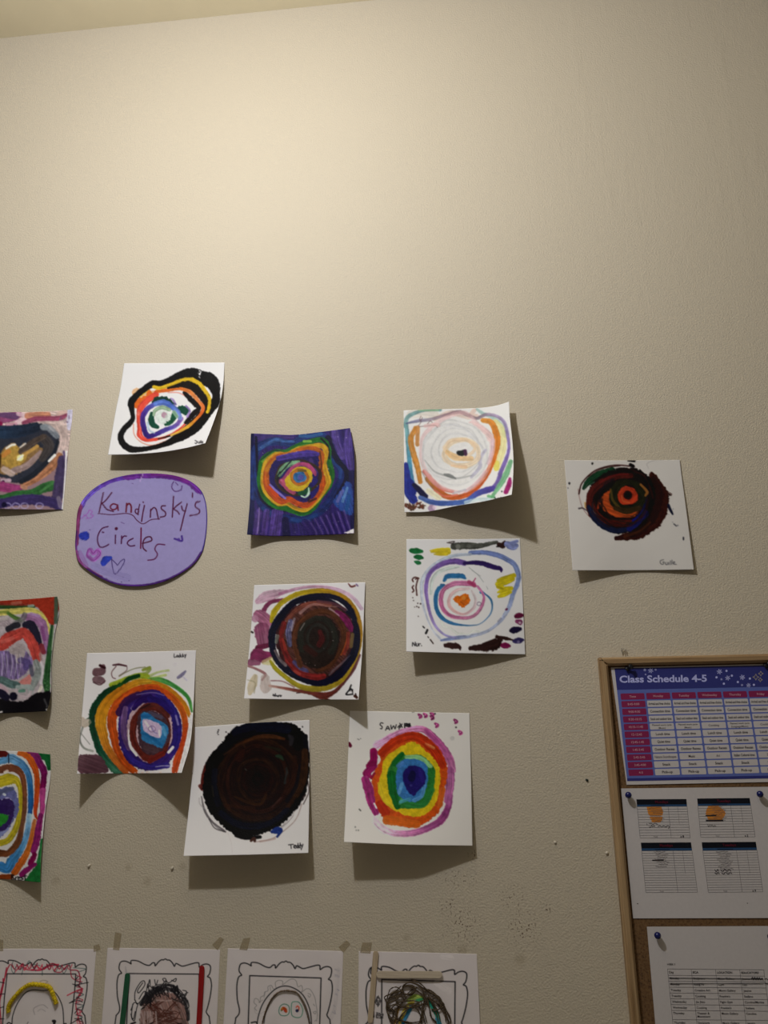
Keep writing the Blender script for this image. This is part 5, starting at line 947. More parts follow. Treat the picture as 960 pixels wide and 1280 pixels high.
def draw_green_eyes():
    c = Canvas(280, 1180, .16667, (-90, 20, 960, 1320), WN, step=2.2); cr = (280, 1180, .16667)
    frame_print(c, 462, 130, 1.0, 0.015, '165,1200 182,600 193,237 728,255 718,600 705,1200', 8)
    c.S('248,600 258,540 285,460 330,390 390,335 450,315 510,325 570,360 610,410 640,480 652,540 656,605', K2, 7, rough=.05); c.S('656,600 620,860 460,960 300,860 248,600', K2, 6, rough=.05)
    c.S('300,595 312,520 350,430 400,370', K2, 5, rough=.05); c.S('560,380 600,440 630,520 645,595', K2, 6, rough=.05)
    c.S('205,590 240,585 250,605', K2, 9)
    pn = (72, 70, 72)
    c.L('245,500 230,480 245,460 225,440 232,410 255,415 270,440 275,400 300,385 305,360 330,350 330,320 355,310 370,335 390,330 385,290 410,272 440,280 440,305 480,275 510,262 540,275 555,320 580,310 590,340 580,360', pn, 3.5, .8)
    c.L('585,360 620,335 650,345 680,400 690,450 700,520 695,580|630,370 650,380 640,400 630,385|670,450 680,465|670,510 690,505 685,525 670,515|690,570 680,580', pn, 3.5, .8); c.L('225,480 240,520 280,520 310,500 330,490', (96, 92, 94), 3, .5); c.L('260,440 290,420|300,400 310,360|350,350 345,320', pn, 3.5, .6)
    gr = (38, 82, 66)
    c.S('412,510 420,470 450,450 485,465 490,510 470,535 430,535', gr, 5, closed=True, rough=.08); c.S('505,510 508,445 530,432 565,440 590,490 580,540 550,552 515,540', gr, 5, closed=True, rough=.08)
    c.S('435,490 445,480 460,490 465,505', (120, 50, 24), 20, st=.4); c.S('435,485', (130, 110, 30), 12, .8); c.S('430,500', (40, 80, 40), 10, .8); c.S('455,500', (140, 30, 24), 14)
    c.S('542,475 550,465 562,475 560,495', (140, 60, 44), 9); c.S('548,500', (24, 26, 50), 24); c.S('548,485', (140, 120, 120), 8)
    for y in (190, 230, 240): c.S(f'835,{y} 860,{y+10}', (92, 90, 98), 14, .35)
    c.S('850,340 862,350', (80, 78, 100), 6, .6); c.L('835,375 850,385 840,370|820,460 835,470|815,510 835,525 830,500', (90, 88, 100), 6, .5); c.S('860,190 835,450 800,560', (112, 107, 110), 30, .3)
    o = portrait(c, '284.8,1185.5 357,1187 429.2,1189', '272,1390 346,1392 421,1394', '284.8,1185.5 279.2,1280 272,1390', '429.2,1189 425.8,1280 421,1394', 'portrait drawing with pencil curls and two green-rimmed eyes')
    tube([zpath(cr, '285,600 300,540 325,470 365,400 410,362 460,350 510,354 545,366', 0.003, 9), zpath(cr, '470,350 540,362 580,410 610,480 632,560 640,600', 0.0034, 9)], 0.0011, YARN2, 'yarn_arch', o, 7, 0.2, 60)
    tape(o, ((304, 1173), (313, 1172), (309, 1188), (299, 1187))); tape(o, ((423, 1184), (433, 1175), (438, 1180), (429, 1191)))
draw_green_eyes()

def draw_yarn_hair():
    c = Canvas(440, 1180, .17708, (-20, 30, 960, 1240), WN, step=2.2); cr = (440, 1180, .17708)
    frame_print(c, 466, 152, 1.0, 0.02, '208,1150 210,250 728,266 720,1150', 8)
    c.S('400,400,30 440,375,40 490,385,40', (92, 110, 46), 36, .9, st=.3); c.S('460,400,24 490,395', (40, 106, 70), 30, .9); c.S('430,410 390,440 350,520 340,560', (130, 116, 40), 26, .85, st=.3); c.S('420,440 390,500 360,560', (24, 78, 110), 26, .9, st=.3); c.S('330,450 300,560', (110, 80, 30), 16, .8)
    c.S('540,400,24 570,450,30 600,500,30 615,560,30', (24, 96, 76), 30, .9, st=.35); c.S('560,430 590,470', (30, 110, 96), 20, .8); c.S('600,530 640,600', (30, 90, 110), 26, .9); c.S('345,560 320,700 420,860 560,800 625,600', (110, 96, 60), 8, .6)
    for cx_, cy_ in ((183, 405), (195, 500)):
        c.B([(cx_, cy_-46), (cx_+26, cy_), (cx_, cy_+42), (cx_-26, cy_)] if cy_ < 450 else [(cx_-26, cy_-20), (cx_+28, cy_-6), (cx_+22, cy_+26), (cx_-24, cy_+22)], (34, 32, 34), a=.8, warp=5, smooth=False, st=.4)
        c.dots(10, cx_-18, cy_-20, cx_+18, cy_+22, (110, 106, 108), 3.5)
    c.S('150,480 152,515', BLK, 12); c.S('140,165 132,200 140,215', BLK, 8)
    c.S('600,275 680,330', (140, 136, 137), 50, .3); c.S('640,90 700,100', (140, 136, 137), 40, .3)
    o = portrait(c, '448.4,1189 520,1190.5 596,1192.5', '446,1393 520,1394 603,1396', '448.4,1189 447.7,1280 446,1393', '596,1192.5 600,1280 603,1396', 'portrait drawing with tangled brown yarn hair and two plain craft sticks', ((.2, .3, .2), (1.2, 1.8, 2), (1.5, 2, 2)))
    bar(cr, (169, 48), (127, 560), 38, 0.0022, 0.0042, STICK_V, 'craft_stick', o); bar(cr, (170, 216), (638, 217), 52, 0.0044, 0.0064, STICK_H, 'craft_stick', o)
    base = ['480,560 500,480 520,400 500,320 440,270 390,270 360,310 380,350 430,330 470,290', '240,410 270,340 330,320 350,350 300,390 250,420 270,470 340,430 420,420 480,430',
            '250,400 240,460 270,540 300,570', '420,260 480,290 560,340 620,380 660,450 690,520 700,565', '500,320 580,350 640,420 660,500 670,565', '520,390 580,400 640,470 680,560', '530,370 560,420 600,500 620,560',
            '490,400 500,500 520,565', '470,420 400,440 340,500 300,565', '430,430 460,460 490,510 470,550 420,560 370,550', '360,300 300,350 260,380 240,410', '350,330 380,290 430,290 450,320 420,350 370,340 350,320',
            '250,440 300,480 290,530 260,500', '300,430 380,450 450,440 500,410 540,420', '400,300 470,340 520,390 540,450 560,520 600,565', '300,390 330,360 370,390 340,420 300,400', '320,440 300,500 330,540 400,560', '540,400 590,380 640,420 620,470 560,470']
    ps = []
    for b in base:
        for r in range(2):
            q = np.array([p[:2] for p in P(b)], float)+rng.normal(size=2)*7+rng.normal(size=(len(P(b)), 2))*6
            z = catmull(q, 6); h = 0.0032+0.0022*np.abs(np.sin(np.linspace(0, 5, len(z))+rng.uniform(0, 6)))
            ps.append(pts3(440+z[:, 0]*.17708, 1180+z[:, 1]*.17708, h))
    for b in ('300,565 330,700 300,800', '520,565 560,700', '620,560 660,700 640,800', '690,560 700,700'): ps.append(zpath(cr, b, 0.0036))
    tube(ps, 0.00095, YARN, 'yarn_hair', o, 6, 0.15, 30)
    tape(o, ((453, 1178), (465, 1178), (463, 1192), (450, 1191)))
draw_yarn_hair()
# ------------------------------------------------------------------ cork board
PINE_V = wood_mat('pine_frame_upright', (0.225, 0.13, 0.058), (0.47, 0.32, 0.175), (170, 170, 5), 0.55, 0.0005)
PINE_H = wood_mat('pine_frame_level', (0.225, 0.13, 0.058), (0.47, 0.32, 0.175), (5, 170, 170), 0.55, 0.0005)
def cork_material():
    t = NT('cork'); v = t.coord(); a = t.noise(v, 230, 4, 0.65); vo = t.n('ShaderNodeTexVoronoi'); vo.inputs['Scale'].default_value = 320; t.l(v, vo.inputs['Vector'])
    t.l(t.mix(t.math('MULTIPLY', vo.outputs['Distance'], 0.9, True), t.ramp(a, [(0.35, (0.035, 0.015, 0.006)), (0.62, (0.17, 0.085, 0.032))]), (0.21, 0.115, 0.048)), t.b.inputs['Base Color'])
    t.bump(a, 0.5, 0.001); t.set(Roughness=0.9)
    return t.m
FD, CORK = 0.020, 0.009                      # frame depth, cork face (metres off the wall)
p0 = at(748.9, 821.8, FD); p1 = at(760.6, 831.6, FD)
BX0, BZ1 = p0.x, p0.z; RW = 0.5*((p1.x-p0.x)+(p0.z-p1.z)); BX1, BZ0 = BX0+0.60, BZ1-0.90
board = empty('cork_board', Vector(((BX0+BX1)/2, 0, BZ0)))
tag(board, 'pinewood framed cork board on the wall, right of the paintings', 'notice board')
def rail(x0, x1, z0, z1, m, horiz):
    """a mitred frame rail with eased front edges; 45-degree ends"""
    e = 0.0038; V, F = [], []
    def ringpts(inset, y):
        if horiz:
            s = 1 if z1 > (BZ0+BZ1)/2 else -1; o, i = (z1, z0) if s > 0 else (z0, z1)
            return [(x0+inset*0, y, o-s*inset), (x0+RW, y, i+s*inset), (x1-RW, y, i+s*inset), (x1, y, o-s*inset)]
        s = 1 if x1 < (BX0+BX1)/2 else -1; o, i = (x0, x1) if s > 0 else (x1, x0)
        return [(o+s*inset, y, z1), (i-s*inset, y, z1-RW), (i-s*inset, y, z0+RW), (o+s*inset, y, z0)]
    for ins, y in ((0, -0.0006), (0, -(FD-e)), (e, -FD)): V += ringpts(ins, y)
    for r in range(2):
        for k in range(4): F.append((r*4+k, r*4+(k+1) % 4, (r+1)*4+(k+1) % 4, (r+1)*4+k))
    F += [(8, 9, 10, 11), (3, 2, 1, 0)]
    V = [Vector(v) for v in V]
    me = mesh('frame_rail', V, F, m, smooth=False); bm = bmesh.new(); bm.from_mesh(me); bmesh.ops.recalc_face_normals(bm, faces=bm.faces); bm.to_mesh(me); bm.free()
    return link('frame_rail', me, board)
rail(BX0, BX0+RW, BZ0, BZ1, PINE_V, False); rail(BX1-RW, BX1, BZ0, BZ1, PINE_V, False)
rail(BX0, BX1, BZ1-RW, BZ1, PINE_H, True); rail(BX0, BX1, BZ0, BZ0+RW, PINE_H, True)
cx0, cx1, cz0, cz1 = BX0+RW-0.002, BX1-RW+0.002, BZ0+RW-0.002, BZ1-RW+0.002
V = [(x, y, z) for x in (cx0, cx1) for y in (-0.002, -CORK) for z in (cz0, cz1)]
link('cork_panel', mesh('cork_panel', V, [(0, 1, 3, 2), (4, 6, 7, 5), (0, 4, 5, 1), (2, 3, 7, 6), (0, 2, 6, 4), (1, 5, 7, 3)], cork_material(), smooth=False), board)

# ------------------------------------------------------------------ printed sheets: one mesh each, inks as materials
INK = {n: flat_mat(n, s2l(np.array(c, float))/s2l(np.array(104.0))*0.60, 0.6, 0.12, 0.02, 200) for n, c in {
    'white_paper': (105, 102, 103), 'navy_ink': (24, 26, 64), 'periwinkle_ink': (46, 54, 94), 'magenta_ink': (68, 16, 40), 'cell_white': (104, 101, 102), 'black_ink': (24, 22, 24), 'pale_blue_ink': (96, 98, 128),
    'header_black': (6, 7, 12), 'header_blue': (18, 36, 58), 'red_ink': (46, 8, 18), 'orange_marker': (112, 70, 26), 'grey_line': (50, 48, 51), 'pink_ink': (106, 80, 90), 'gold_ink': (96, 90, 72), 'grey_ink': (54, 51, 55)}.items()}
_txt = {}
def glyphs(s, bold=0.0):
    if (s, bold) not in _txt:
        cu = bpy.data.curves.new('t', 'FONT'); cu.body = s; cu.size = 1.0; cu.align_x = 'LEFT'; cu.offset = bold; cu.resolution_u = 3
        o = bpy.data.objects.new('t', cu); COL.objects.link(o); dg = bpy.context.evaluated_depsgraph_get(); me = bpy.data.meshes.new_from_object(o.evaluated_get(dg))
        v = np.array([q.co[:2] for q in me.vertices]) if len(me.vertices) else np.zeros((0, 2)); f = [tuple(p.vertices) for p in me.polygons]
        bpy.data.objects.remove(o); bpy.data.curves.remove(cu); bpy.data.meshes.remove(me); _txt[(s, bold)] = (v, f)
    return _txt[(s, bold)]
class Print:
    def __init__(p, crop, h):
        p.x0, p.y0, p.s = crop; p.h = h; p.V, p.F, p.M, p.names = [], [], [], ['white_paper']; p.hf = None
    def mi(p, n):
        if n not in p.names: p.names.append(n)
        return p.names.index(n)
    def put(p, z, layer, faces, mat):
        z = np.asarray(z, float); b = len(p.V); x, y = p.x0+z[:, 0]*p.s, p.y0+z[:, 1]*p.s
        h = p.h+layer*0.00012+(p.hf(x, y) if p.hf else 0)
        p.V += list(pts3(x, y, h)); m = p.mi(mat)
        for f in faces: p.F.append(tuple(b+i for i in f)); p.M.append(m)
    def paper(p, px, n=12):
        """px: the four corners TL TR BR BL in photo pixels; a thin solid"""
        tl, tr, br, bl = [np.array(q, float) for q in px]; b = len(p.V); g = []
        for back in (0, 1):
            for j in range(n+1):
                for i in range(n+1):
                    u, v = i/n, j/n; q = (1-v)*((1-u)*tl+u*tr)+v*((1-u)*bl+u*br); h = p.h+(p.hf(q[0], q[1]) if p.hf else 0)
                    p.V.append(pts3(q[0], q[1], h-back*0.0002))
        k = lambda w_, j, i: b+w_*(n+1)**2+j*(n+1)+i
        for j in range(n):
            for i in range(n):
                p.F.append((k(0, j, i), k(0, j+1, i), k(0, j+1, i+1), k(0, j, i+1))); p.F.append((k(1, j, i), k(1, j, i+1), k(1, j+1, i+1), k(1, j+1, i))); p.M += [0, 0]
        for t in range(n):
            for q in ((k(0, 0, t), k(0, 0, t+1), k(1, 0, t+1), k(1, 0, t)), (k(0, n, t+1), k(0, n, t), k(1, n, t), k(1, n, t+1)), (k(0, t+1, 0), k(0, t, 0), k(1, t, 0), k(1, t+1, 0)), (k(0, t, n), k(0, t+1, n), k(1, t+1, n), k(1, t, n))): p.F.append(q); p.M.append(0)
    def quad(p, pts, mat, layer=1): p.put(pts, layer, [(0, 3, 2, 1)], mat)     # pts clockwise on the sheet
    def rrect(p, tl, tr, br, bl, mat, layer=2, r=0.12, n=4):
        tl, tr, br, bl = [np.array(q, float) for q in (tl, tr, br, bl)]; w_, h_ = np.linalg.norm(tr-tl), np.linalg.norm(bl-tl); rr = r*h_; o = []
        for (cu, cv, a0) in ((0, 0, 180), (1, 0, 270), (1, 1, 0), (0, 1, 90)):
            for k in range(n+1):
                a = math.radians(a0+90*k/n); u = (rr if cu == 0 else w_-rr)+rr*math.cos(a); v = (rr if cv == 0 else h_-rr)+rr*math.sin(a); u /= w_; v /= h_
                o.append((1-v)*((1-u)*tl+u*tr)+v*((1-u)*bl+u*br))
        p.put(o, layer, [tuple(range(len(o)))[::-1]], mat)
    def line(p, a, b, w, mat, layer=2):
        a, b = np.array(a, float), np.array(b, float); d = (b-a)/(np.linalg.norm(b-a)+1e-9); n = np.array([-d[1], d[0]])*w/2
        p.put([a-n, b-n, b+n, a+n], layer, [(0, 3, 2, 1)], mat)
    def poly(p, zs, w, mat, layer=3, k=4):
        for part in zs.split('|'):
            q = catmull(np.array([t[:2] for t in P(part)], float), k)
            for i in range(len(q)-1):
                d = q[i+1]-q[i]; p.line(q[i]-d*0.15, q[i+1]+d*0.15, w, mat, layer)
    def text(p, s, x, y, size, mat, right=(1, 0), up=(0, -1), align='C', maxw=None, bold=0.0, layer=3, fit=False):
        v, f = glyphs(s, bold)
        if not len(v): return
        lo, hi = v[:, 0].min(), v[:, 0].max(); sx = size
        if maxw and (fit or (hi-lo)*size > maxw): sx = maxw/(hi-lo)
        off = {'C': (lo+hi)/2, 'L': lo, 'R': hi}[align]; R_, U_ = np.array(right, float), np.array(up, float)
        z = np.array([x, y])+((v[:, :1]-off)*sx)*R_+((v[:, 1:]-0.34)*size)*U_
        p.put(z, layer, [tuple(q) for q in f], mat)
    def build(p, label, cat):
        o = link('notice_sheet', mesh('notice_sheet', p.V, p.F, [INK[n] for n in p.names], p.M, smooth=False)); return tag(o, label, cat, 'sheets pinned to the cork board')

# --- class schedule, landscape
FITW = {'Arrival and free choice': 118, 'Connection time': 108, 'Snack and outdoor time': 114, 'Lunch time': 76, 'Quiet time': 70, 'Outdoor Recess': 108, 'Snack': 44, 'Pick-up': 58, 'Cooking': 58, 'Nature Soundscapes': 118, 'Music': 36, 'Art': 20, 'Italian Cultural time': 112, 'Sound': 40}
def schedule():
    p = Print((740, 800, .22917), CORK+0.0014)
    p.paper(((763.6, 834.4), (976, 829.6), (989.5, 977), (783.2, 981)))
    def q(u, v):    # u,v over the blue panel
        tl, tr, br, bl = np.array([123, 155.]), np.array([1004, 137.]), np.array([1060, 753.]), np.array([192, 770.]); return (1-v)*((1-u)*tl+u*tr)+v*((1-u)*bl+u*br)
    p.quad([q(0, 0), q(1, 0), q(1, 1), q(0, 1)], 'periwinkle_ink', 1); p.quad([q(0, 0), q(1, 0), q(1, .19), q(0, .19)], 'navy_ink', 2); p.quad([q(0, .975), q(1, .975), q(1, 1), q(0, 1)], 'navy_ink', 2)
    p.text('Class Schedule 4-5', 150, 214, 52, 'pale_blue_ink', (1, -.012), (-.06, -1), 'L', 476, 0.028, 3, True)
    P_ = lambda u, v: np.array([155+139.5*u+(4.3+.45*u)*v, 292-2.8*u+(41.5-.05*u)*v])
    rows = [['Time', 'Monday', 'Tuesday', 'Wednesday', 'Thursday', 'Friday'], ['8:45-9:00']+['Arrival and free choice']*5, ['9:00-9:30']+['Connection time']*5, ['9:30-10:15']+['Snack and outdoor time']*5,
            ['10:15-11:45', ('Planned work cycle', '(Music)'), ('Planned work cycle', '(Music)'), 'Cooking', ('Planned work cycle', '(Language/Music)'), 'Cooking'], ['12-12:45']+['Lunch time']*5, ['12:45-1:45']+['Quiet time']*5, ['1:45-2:45']+['Outdoor Recess']*5,
            ['2:45-3:45', 'Nature Soundscapes', 'Music', 'Art', 'Italian Cultural time', 'Sound'], ['3:45-4:00']+['Snack']*5, ['4-5']+['Pick-up']*5]
    for v, r in enumerate(rows):
        for u, s in enumerate(r):
            wq = 0.93 if v else 0.93
            p.rrect(P_(u, v), P_(u+wq, v), P_(u+wq, v+.83), P_(u, v+.83), 'magenta_ink' if u == 0 or v == 0 else 'cell_white', 2, 0.16)
            c = P_(u+.465, v+.42); rt = (1, -.02); up = (-.11, -1)
            if u == 0 or v == 0: p.text(s, c[0], c[1], 17, 'pink_ink', rt, up, 'C', 112, 0.01)
            elif isinstance(s, tuple): p.text(s[0], c[0], c[1]-8, 13.5, 'black_ink', rt, up, 'C', 114, 0.012); p.text(s[1], c[0], c[1]+9, 13.5, 'black_ink', rt, up, 'C', 110, 0.012)
            else: p.text(s, c[0], c[1], 19 if v not in (4,) else 15, 'grey_ink' if v in (4,) and u in (3, 5) or (v == 8 and u in (1, 3, 5)) else 'black_ink', rt, up, 'C', FITW.get(s, 84), 0.024, 3, True)
    def star(x, y, r, mat='pale_blue_ink'):
        for a in (0, 60, 120): d = np.array([math.cos(math.radians(a+15)), math.sin(math.radians(a+15))])*r; p.line(np.array([x, y])-d, np.array([x, y])+d, r*.32, mat, 3)
    for x, y, r in ((320, 167, 14), (288, 163, 8), (347, 162, 6), (292, 188, 5)): star(x, y, r)
    k = .3636; ox, oy = (880-740)/.22917, (810-800)/.22917
    for x, y, r in ((232, 355, 40), (355, 450, 38), (575, 440, 40), (668, 560, 34), (262, 470, 18), (570, 556, 18)): star(ox+x*k, oy+y*k, r*k)
    for x, y in ((338, 343), (188, 440), (418, 415), (298, 535), (508, 510), (688, 458), (748, 552)): p.rrect(*[(ox+x*k+a, oy+y*k+b) for a, b in ((-6, -6), (6, -6), (6, 6), (-6, 6))], 'pale_blue_ink', 3, .5)
    for x, y, r in ((778, 436, 48), (852, 384, 38), (845, 476, 34)):
        c_ = (ox+x*k, oy+y*k); r *= k; o = []
        for a in range(8): R_ = r if a % 2 == 0 else r*.42; o.append((c_[0]+R_*math.cos(math.pi/4*a), c_[1]+R_*math.sin(math.pi/4*a)))
        for a in range(8): p.line(o[a], o[(a+1) % 8], 2.2, 'gold_ink', 3)
    return p.build('blue and magenta weekly schedule sheet pinned at the top of the cork board', 'notice')
schedule()

# --- sheet with four small tables
def tables_sheet():
    p = Print((760, 970, .20833), CORK+0.0014)
    p.paper(((776, 985.6), (986, 983.2), (1001, 1147.4), (791.3, 1148)))
    specs = [((170, 140), (470, 138), (493, 370), (193, 372), 12, 'Mondays', .14, .19), ((535, 135), (850, 132), (883, 365), (557, 368), 12, 'Tuesdays', .14, .19),
             ((197, 400), (498, 398), (537, 697), (227, 699), 17, 'Mondays', .115, .165), ((562, 398), (887, 395), (930, 695), (602, 698), 17, 'Tuesdays', .115, .165)]
    for n, (tl, tr, br, bl, rows, title, h0, h1) in enumerate(specs):
        tl, tr, br, bl = [np.array(q, float) for q in (tl, tr, br, bl)]
        T = lambda u, v: (1-v)*((1-u)*tl+u*tr)+v*((1-u)*bl+u*br)
        p.quad([T(0, 0), T(1, 0), T(1, h0), T(0, h0)], 'header_black', 1); p.quad([T(0, h0), T(1, h0), T(1, h1), T(0, h1)], 'header_blue', 1)
        c = T(.5, h0*.5); p.text(title, c[0], c[1], 22, 'red_ink', (1, -.01), (-.1, -1), 'C', None, 0.02)
        p.poly(f'{T(.28,h1-.025)[0]},{T(.28,h1-.025)[1]} {T(.55,h1-.025)[0]},{T(.55,h1-.025)[1]}', 3, 'header_black'); 
        if n < 2:
            o = ((.19, h1+.01), (.49, h1+.01), (.53, .33), (.47, .56), (.26, .58), (.2, .38)) if n == 0 else ((.2, h1+.01), (.4, h1), (.5, .36), (.42, .56), (.16, .54), (.13, .32))
            us = [q[0] for q in o]
            for k in range(9):      # felt-tip strokes
                v = h1+.02+k*(.545-h1)/8; a = (.19, .19, .20, .20, .21, .22, .23, .25, .26)[k] if n == 0 else (.19, .17, .15, .14, .13, .14, .15, .16, .17)[k]; b_ = (.49, .50, .51, .51, .50, .50, .49, .48, .45)[k] if n == 0 else (.40, .44, .48, .50, .51, .49, .47, .44, .42)[k]
                if n == 0 and k == 5: continue
                A, B2 = T(a, v), T(b_, v+.005); p.rrect(A+[0, -7], B2+[0, -7], B2+[0, 7], A+[0, 7], 'orange_marker', 0.5+k*.05, .5)
        for k in range(rows+1):
            v = h1+(1-h1)*k/rows
            p.line(T(0, v), T(1, v), 1.6, 'grey_line')
        for u in (0, 1): p.line(T(u, h1), T(u, 1), 1.6, 'grey_line')
        p.line(T(.62, h1), T(.62, 1), 1.6, 'grey_line'); p.line(T(.81, h1), T(.81, h1+(1-h1)*.55), 1.2, 'grey_line')
        for k in range((6, 6, 7, 8)[n]):     # small printed lines, too small to read
            v = h1+(1-h1)*(k+.5)/rows; a, b = T(.24+.03*((k*7) % 3), v), T(.46+.03*((k*5) % 3), v)
            z = np.linspace(a, b, 14); z[:, 1] += rng.normal(size=14)*1.6; p.poly(' '.join(f'{q[0]:.1f},{q[1]:.1f}' for q in z), 2.0, 'grey_ink')
        c = T(.31, 1-(1-h1)*.5/rows); p.text('Total', c[0], c[1], 11, 'grey_ink', (1, -.01), (-.1, -1), 'C')
        num = ('x 8', 'x 5', None, 'x 9')[n]
        if num: c = T(.84, 1-(1-h1)*.5/rows); p.text(num, c[0], c[1], 17, 'black_ink', (1, -.01), (-.1, -1), 'C', None, .02)
    p.line((585, 238), (650, 236), 8, 'black_ink', 3); p.line((587, 267), (692, 266), 9, 'black_ink', 3); p.line((265, 506), (334, 505), 7, 'black_ink', 3)
    p.poly('232,285 236,294|245,284 262,284 270,290 280,282 298,290|246,300 252,310 262,296 268,306 276,298 282,306|300,304 312,298 322,306 334,298 346,306 358,298 368,304 362,316|598,292 604,304 612,292|616,304 624,294 632,304 640,296 648,304', 2.6, 'black_ink')
    p.poly('640,562 650,574 658,560 664,572|676,566 690,572 700,560 714,572 726,562 738,572|640,580 652,588 660,578 668,588|682,582 694,588 706,578 720,588 732,580 744,586', 4, 'black_ink')
    p.poly('174,765 181,767|834,762 839,765', 5, 'black_ink')
    return p.build('white sheet with four small tables and orange highlighting, pinned below the blue schedule', 'notice')
tables_sheet()

# --- weekly list
def week_sheet():
    p = Print((770, 1130, .19792), CORK+0.0014)
    p.paper(((808.6, 1158.3), (974, 1157.4), (1003, 1395), (829, 1395)))
    p.text('WEEK 5', 322, 381, 15, 'black_ink', (1, -.003), (-.09, -1), 'L', None, .015)
    X = [(325, .100), (475, .106), (628, .111), (781, .118), (933, .125)]
    Y = [410, 450, 487, 525, 562, 598, 635, 672, 730, 768, 806]
    T = lambda i, y: np.array([X[i][0]+X[i][1]*(y-410), y+i*1.3])
    rows = [('Day', 'ECA', 'LOCATION', 'EDUCATORS'), ('Monday', 'Sculpture', 'Moon Gallery', 'Jessica'), ('Monday', 'Kung Fu', 'Gym', 'Leo'), ('Tuesday', 'Creative Art', 'Moon Gallery', 'Jessica'), ('Tuesday', 'Cooking', "Frankie's", 'Stefano'),
            ('Wednesday', 'Jiu Jitsu', 'Fight Gym', 'Carolina/Martina'), ('Wednesday', 'Cooking', "Frankie's", 'Stefano'), ('Thursday', ('Theater &', 'Movement'), 'Moon Gallery', 'Carolina'), ('Thursday', 'Sculpture', 'Moon Gallery', 'Jessica'), ('', '', '', '')]
    for y in Y: p.line(T(0, y), T(4, y), 2.2, 'grey_line')
    for i in range(5): p.line(T(i, Y[0]), T(i, Y[-1]), 2.2, 'grey_line')
    for k, r in enumerate(rows):
        y = (Y[k]+Y[k+1])/2 if k != 7 else Y[k]+17
        for i, s in enumerate(r):
            for n, w_ in enumerate(s if isinstance(s, tuple) else (s,)):
                q = T(i, y+n*20); p.text(w_, q[0]+8, q[1], 19, 'black_ink', (1, .003), (-.1, -1), 'L', 122, .01 if k else .022)
    for y in (466, 470): p.line((335, y), (930, y+6), 2.2, 'black_ink', 4)
    p.line((340, 506), (960, 500), 2.4, 'black_ink', 4); p.line((340, 500), (930, 506), 2.0, 'black_ink', 4)
    p.poly('855,478 862,462 868,480 876,462 884,480 892,462 898,480 906,464 914,480 922,468 930,484|856,470 926,474', 4, 'black_ink', 5); p.poly('938,476 950,470 958,478 968,470|940,500 955,506 968,500', 3.5, 'black_ink', 5)
    return p.build('white sheet with a weekly activity table, pinned lowest on the cork board', 'notice')
week_sheet()

# ------------------------------------------------------------------ pins, hook, wall bits
def lathe(prof, seg=20):
    V, F = [], []
    for r, t in prof:
        for k in range(seg): a = 2*math.pi*k/seg; V.append((r*math.cos(a), -t, r*math.sin(a)))
    for i in range(len(prof)-1):
        for k in range(seg): k2 = (k+1) % seg; F.append((i*seg+k, i*seg+k2, (i+1)*seg+k2, (i+1)*seg+k))
    F.append(tuple(range(seg))[::-1]); F.append(tuple((len(prof)-1)*seg+k for k in range(seg)))
    return V, F
def fix(me):
    bm = bmesh.new(); bm.from_mesh(me); bmesh.ops.recalc_face_normals(bm, faces=bm.faces); bm.to_mesh(me); bm.free(); return me
BLUE_P = flat_mat('blue_plastic', (0.005, 0.009, 0.10), 0.2, 0.5, 0.03); BLACK_P = flat_mat('black_plastic', (0.010, 0.010, 0.014), 0.3, 0.5, 0.03)
STEEL = flat_mat('steel', (0.55, 0.54, 0.52), 0.25, 0.5, 0.05, 200, 1.0)
bv, bf = lathe([(0.0016, 0.0035), (0.0030, 0.0040), (0.0047, 0.0058), (0.0054, 0.0082), (0.0055, 0.0092), (0.0050, 0.0112), (0.0036, 0.0131), (0.0016, 0.0140), (0.0002, 0.0142)])
pv, pf = lathe([(0.0048, 0.0022), (0.0050, 0.0030), (0.0032, 0.0042), (0.0023, 0.0070), (0.0026, 0.0105), (0.0040, 0.0118), (0.0047, 0.0126), (0.0047, 0.0136), (0.0036, 0.0144), (0.0003, 0.0146)])
nv, nf = lathe([(0.0001, -0.0060), (0.0005, -0.0040), (0.0005, 0.0040)], 8)
def pin(px, py, label, ball=True, tilt=(0, 0), h=CORK+0.0016):
    t = empty('push_pin', at(px, py, h)); tag(t, label, 'push pin', 'blue ball pins' if ball else 'black push pins')
    rot = Matrix.Rotation(math.radians(tilt[0]), 4, 'X')@Matrix.Rotation(math.radians(tilt[1]), 4, 'Z')
    for nm, v, f, m in (('pin_head', bv if ball else pv, bf if ball else pf, BLUE_P if ball else BLACK_P), ('needle', nv, nf, STEEL)):
        o = link(nm, fix(mesh(nm, v, f, m)), t); o.matrix_parent_inverse = Matrix.Identity(4); o.matrix_basis = rot
    return t
pin(784.2, 993.5, 'blue ball pin at the upper left corner of the four-table sheet'); pin(947.6, 992.2, 'blue ball pin at the upper right of the four-table sheet')
pin(820.4, 1167.8, 'blue ball pin at the upper left corner of the weekly activity sheet'); pin(961.0, 1169.4, 'blue ball pin cut by the right edge of the photo, on the weekly activity sheet')
pin(783.0, 836.6, 'black push pin at the upper left corner of the blue schedule', False, (-18, 28)); pin(956.5, 832.5, 'black push pin at the upper right corner of the blue schedule', False, (-14, 16))

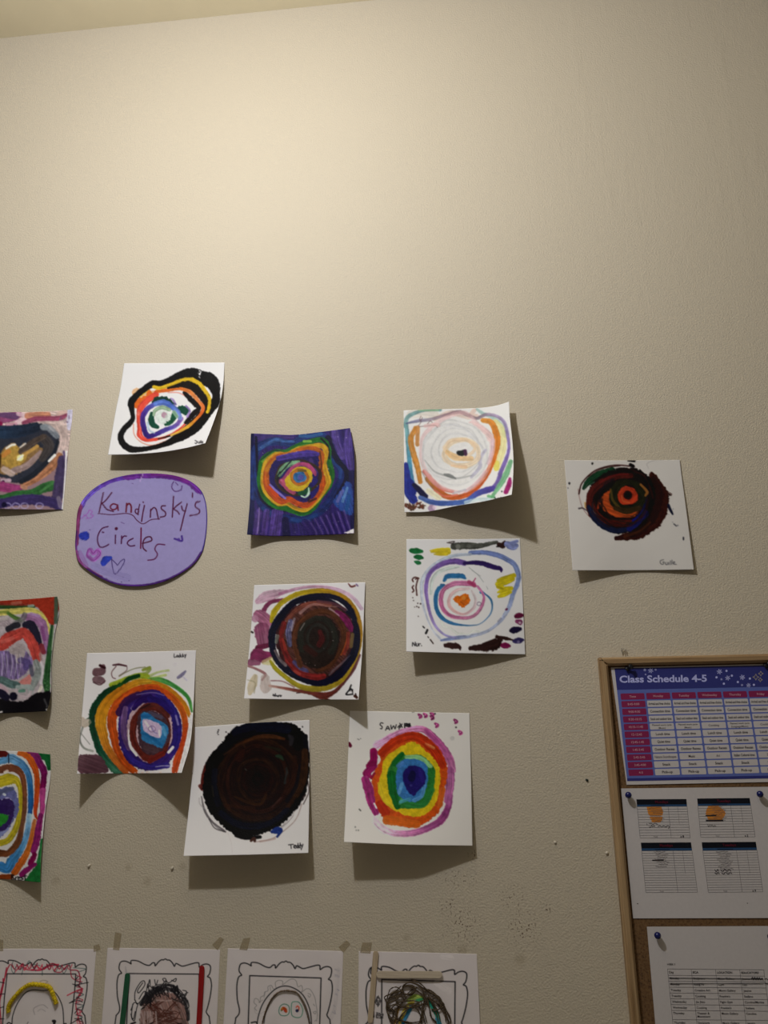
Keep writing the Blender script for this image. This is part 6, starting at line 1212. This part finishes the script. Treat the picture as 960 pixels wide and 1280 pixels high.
def hook():
    """small steel picture hook nailed to the wall just above the board's frame"""
    h = empty('picture_hook', at(779.5, 815, 0.0)); tag(h, 'tiny steel picture hook on the wall just above the cork board frame', 'hook')
    cr = (765, 805, .03646)
    w3 = lambda zs, hh: zpath(cr, zs, hh, 5)
    for zs in ('330,160 350,260 385,420', '385,150 430,270 470,420', '450,200 490,290 530,400'):
        a = w3(zs, 0.0022); a[:, 1] = -np.linspace(0.0042, 0.0008, len(a)); tube([a], 0.00045, STEEL, 'prong', h, 8)
    for x, y in ((325, 165), (318, 232), (452, 202)):
        v, f = lathe([(0.0001, 0.0060), (0.0009, 0.0056), (0.0011, 0.0050), (0.0009, 0.0044), (0.0004, 0.0042), (0.0004, -0.0002)], 12); o = link('nail_head', fix(mesh('nail_head', v, f, STEEL)), h)
        o.location = at(765+x*.03646, 805+y*.03646, 0); o.matrix_parent_inverse = h.matrix_world.inverted()
hook()
PUTTY = flat_mat('white_putty', (0.68, 0.62, 0.52), 0.8, 0.3, 0.05)
def nub(px, py, r, label, sx=1.0, mat=PUTTY, name='putty_bit', cat='putty'):
    bm = bmesh.new(); bmesh.ops.create_icosphere(bm, subdivisions=2, radius=r)
    for v in bm.verts: v.co *= 1+0.35*(vn(np.array(v.co.x/r*1.3+px), np.array(v.co.z/r*1.3+v.co.y/r))-0.5); v.co.x *= sx; v.co.y *= 0.7
    me = bpy.data.meshes.new(name); bm.to_mesh(me); bm.free(); me.materials.append(mat); me.polygons.foreach_set('use_smooth', np.ones(len(me.polygons), bool))
    o = link(name, me); o.location = at(px, py, r*0.45); o.rotation_euler = (0, 0.6, 0); tag(o, label, cat, 'bits of putty left on the wall' if cat == 'putty' else None)
nub(111.4, 1082.0, 0.0034, 'bit of white putty on the wall right of the green-dot painting', 0.7); nub(215.2, 1085, 0.0034, 'bit of white putty on the wall lower left of the big black round', 0.65)
nub(693.8, 1053, 0.0024, 'tiny bit of white putty between the rainbow rings and the cork board'); nub(758.6, 1066, 0.0028, 'bit of white putty beside the cork board frame', 0.8)
nub(733.8, 975.2, 0.0022, 'small dark speck on the wall left of the cork board', 1.3, flat_mat('dark_speck', (0.02, 0.03, 0.025), 0.6), 'wall_speck', 'speck')
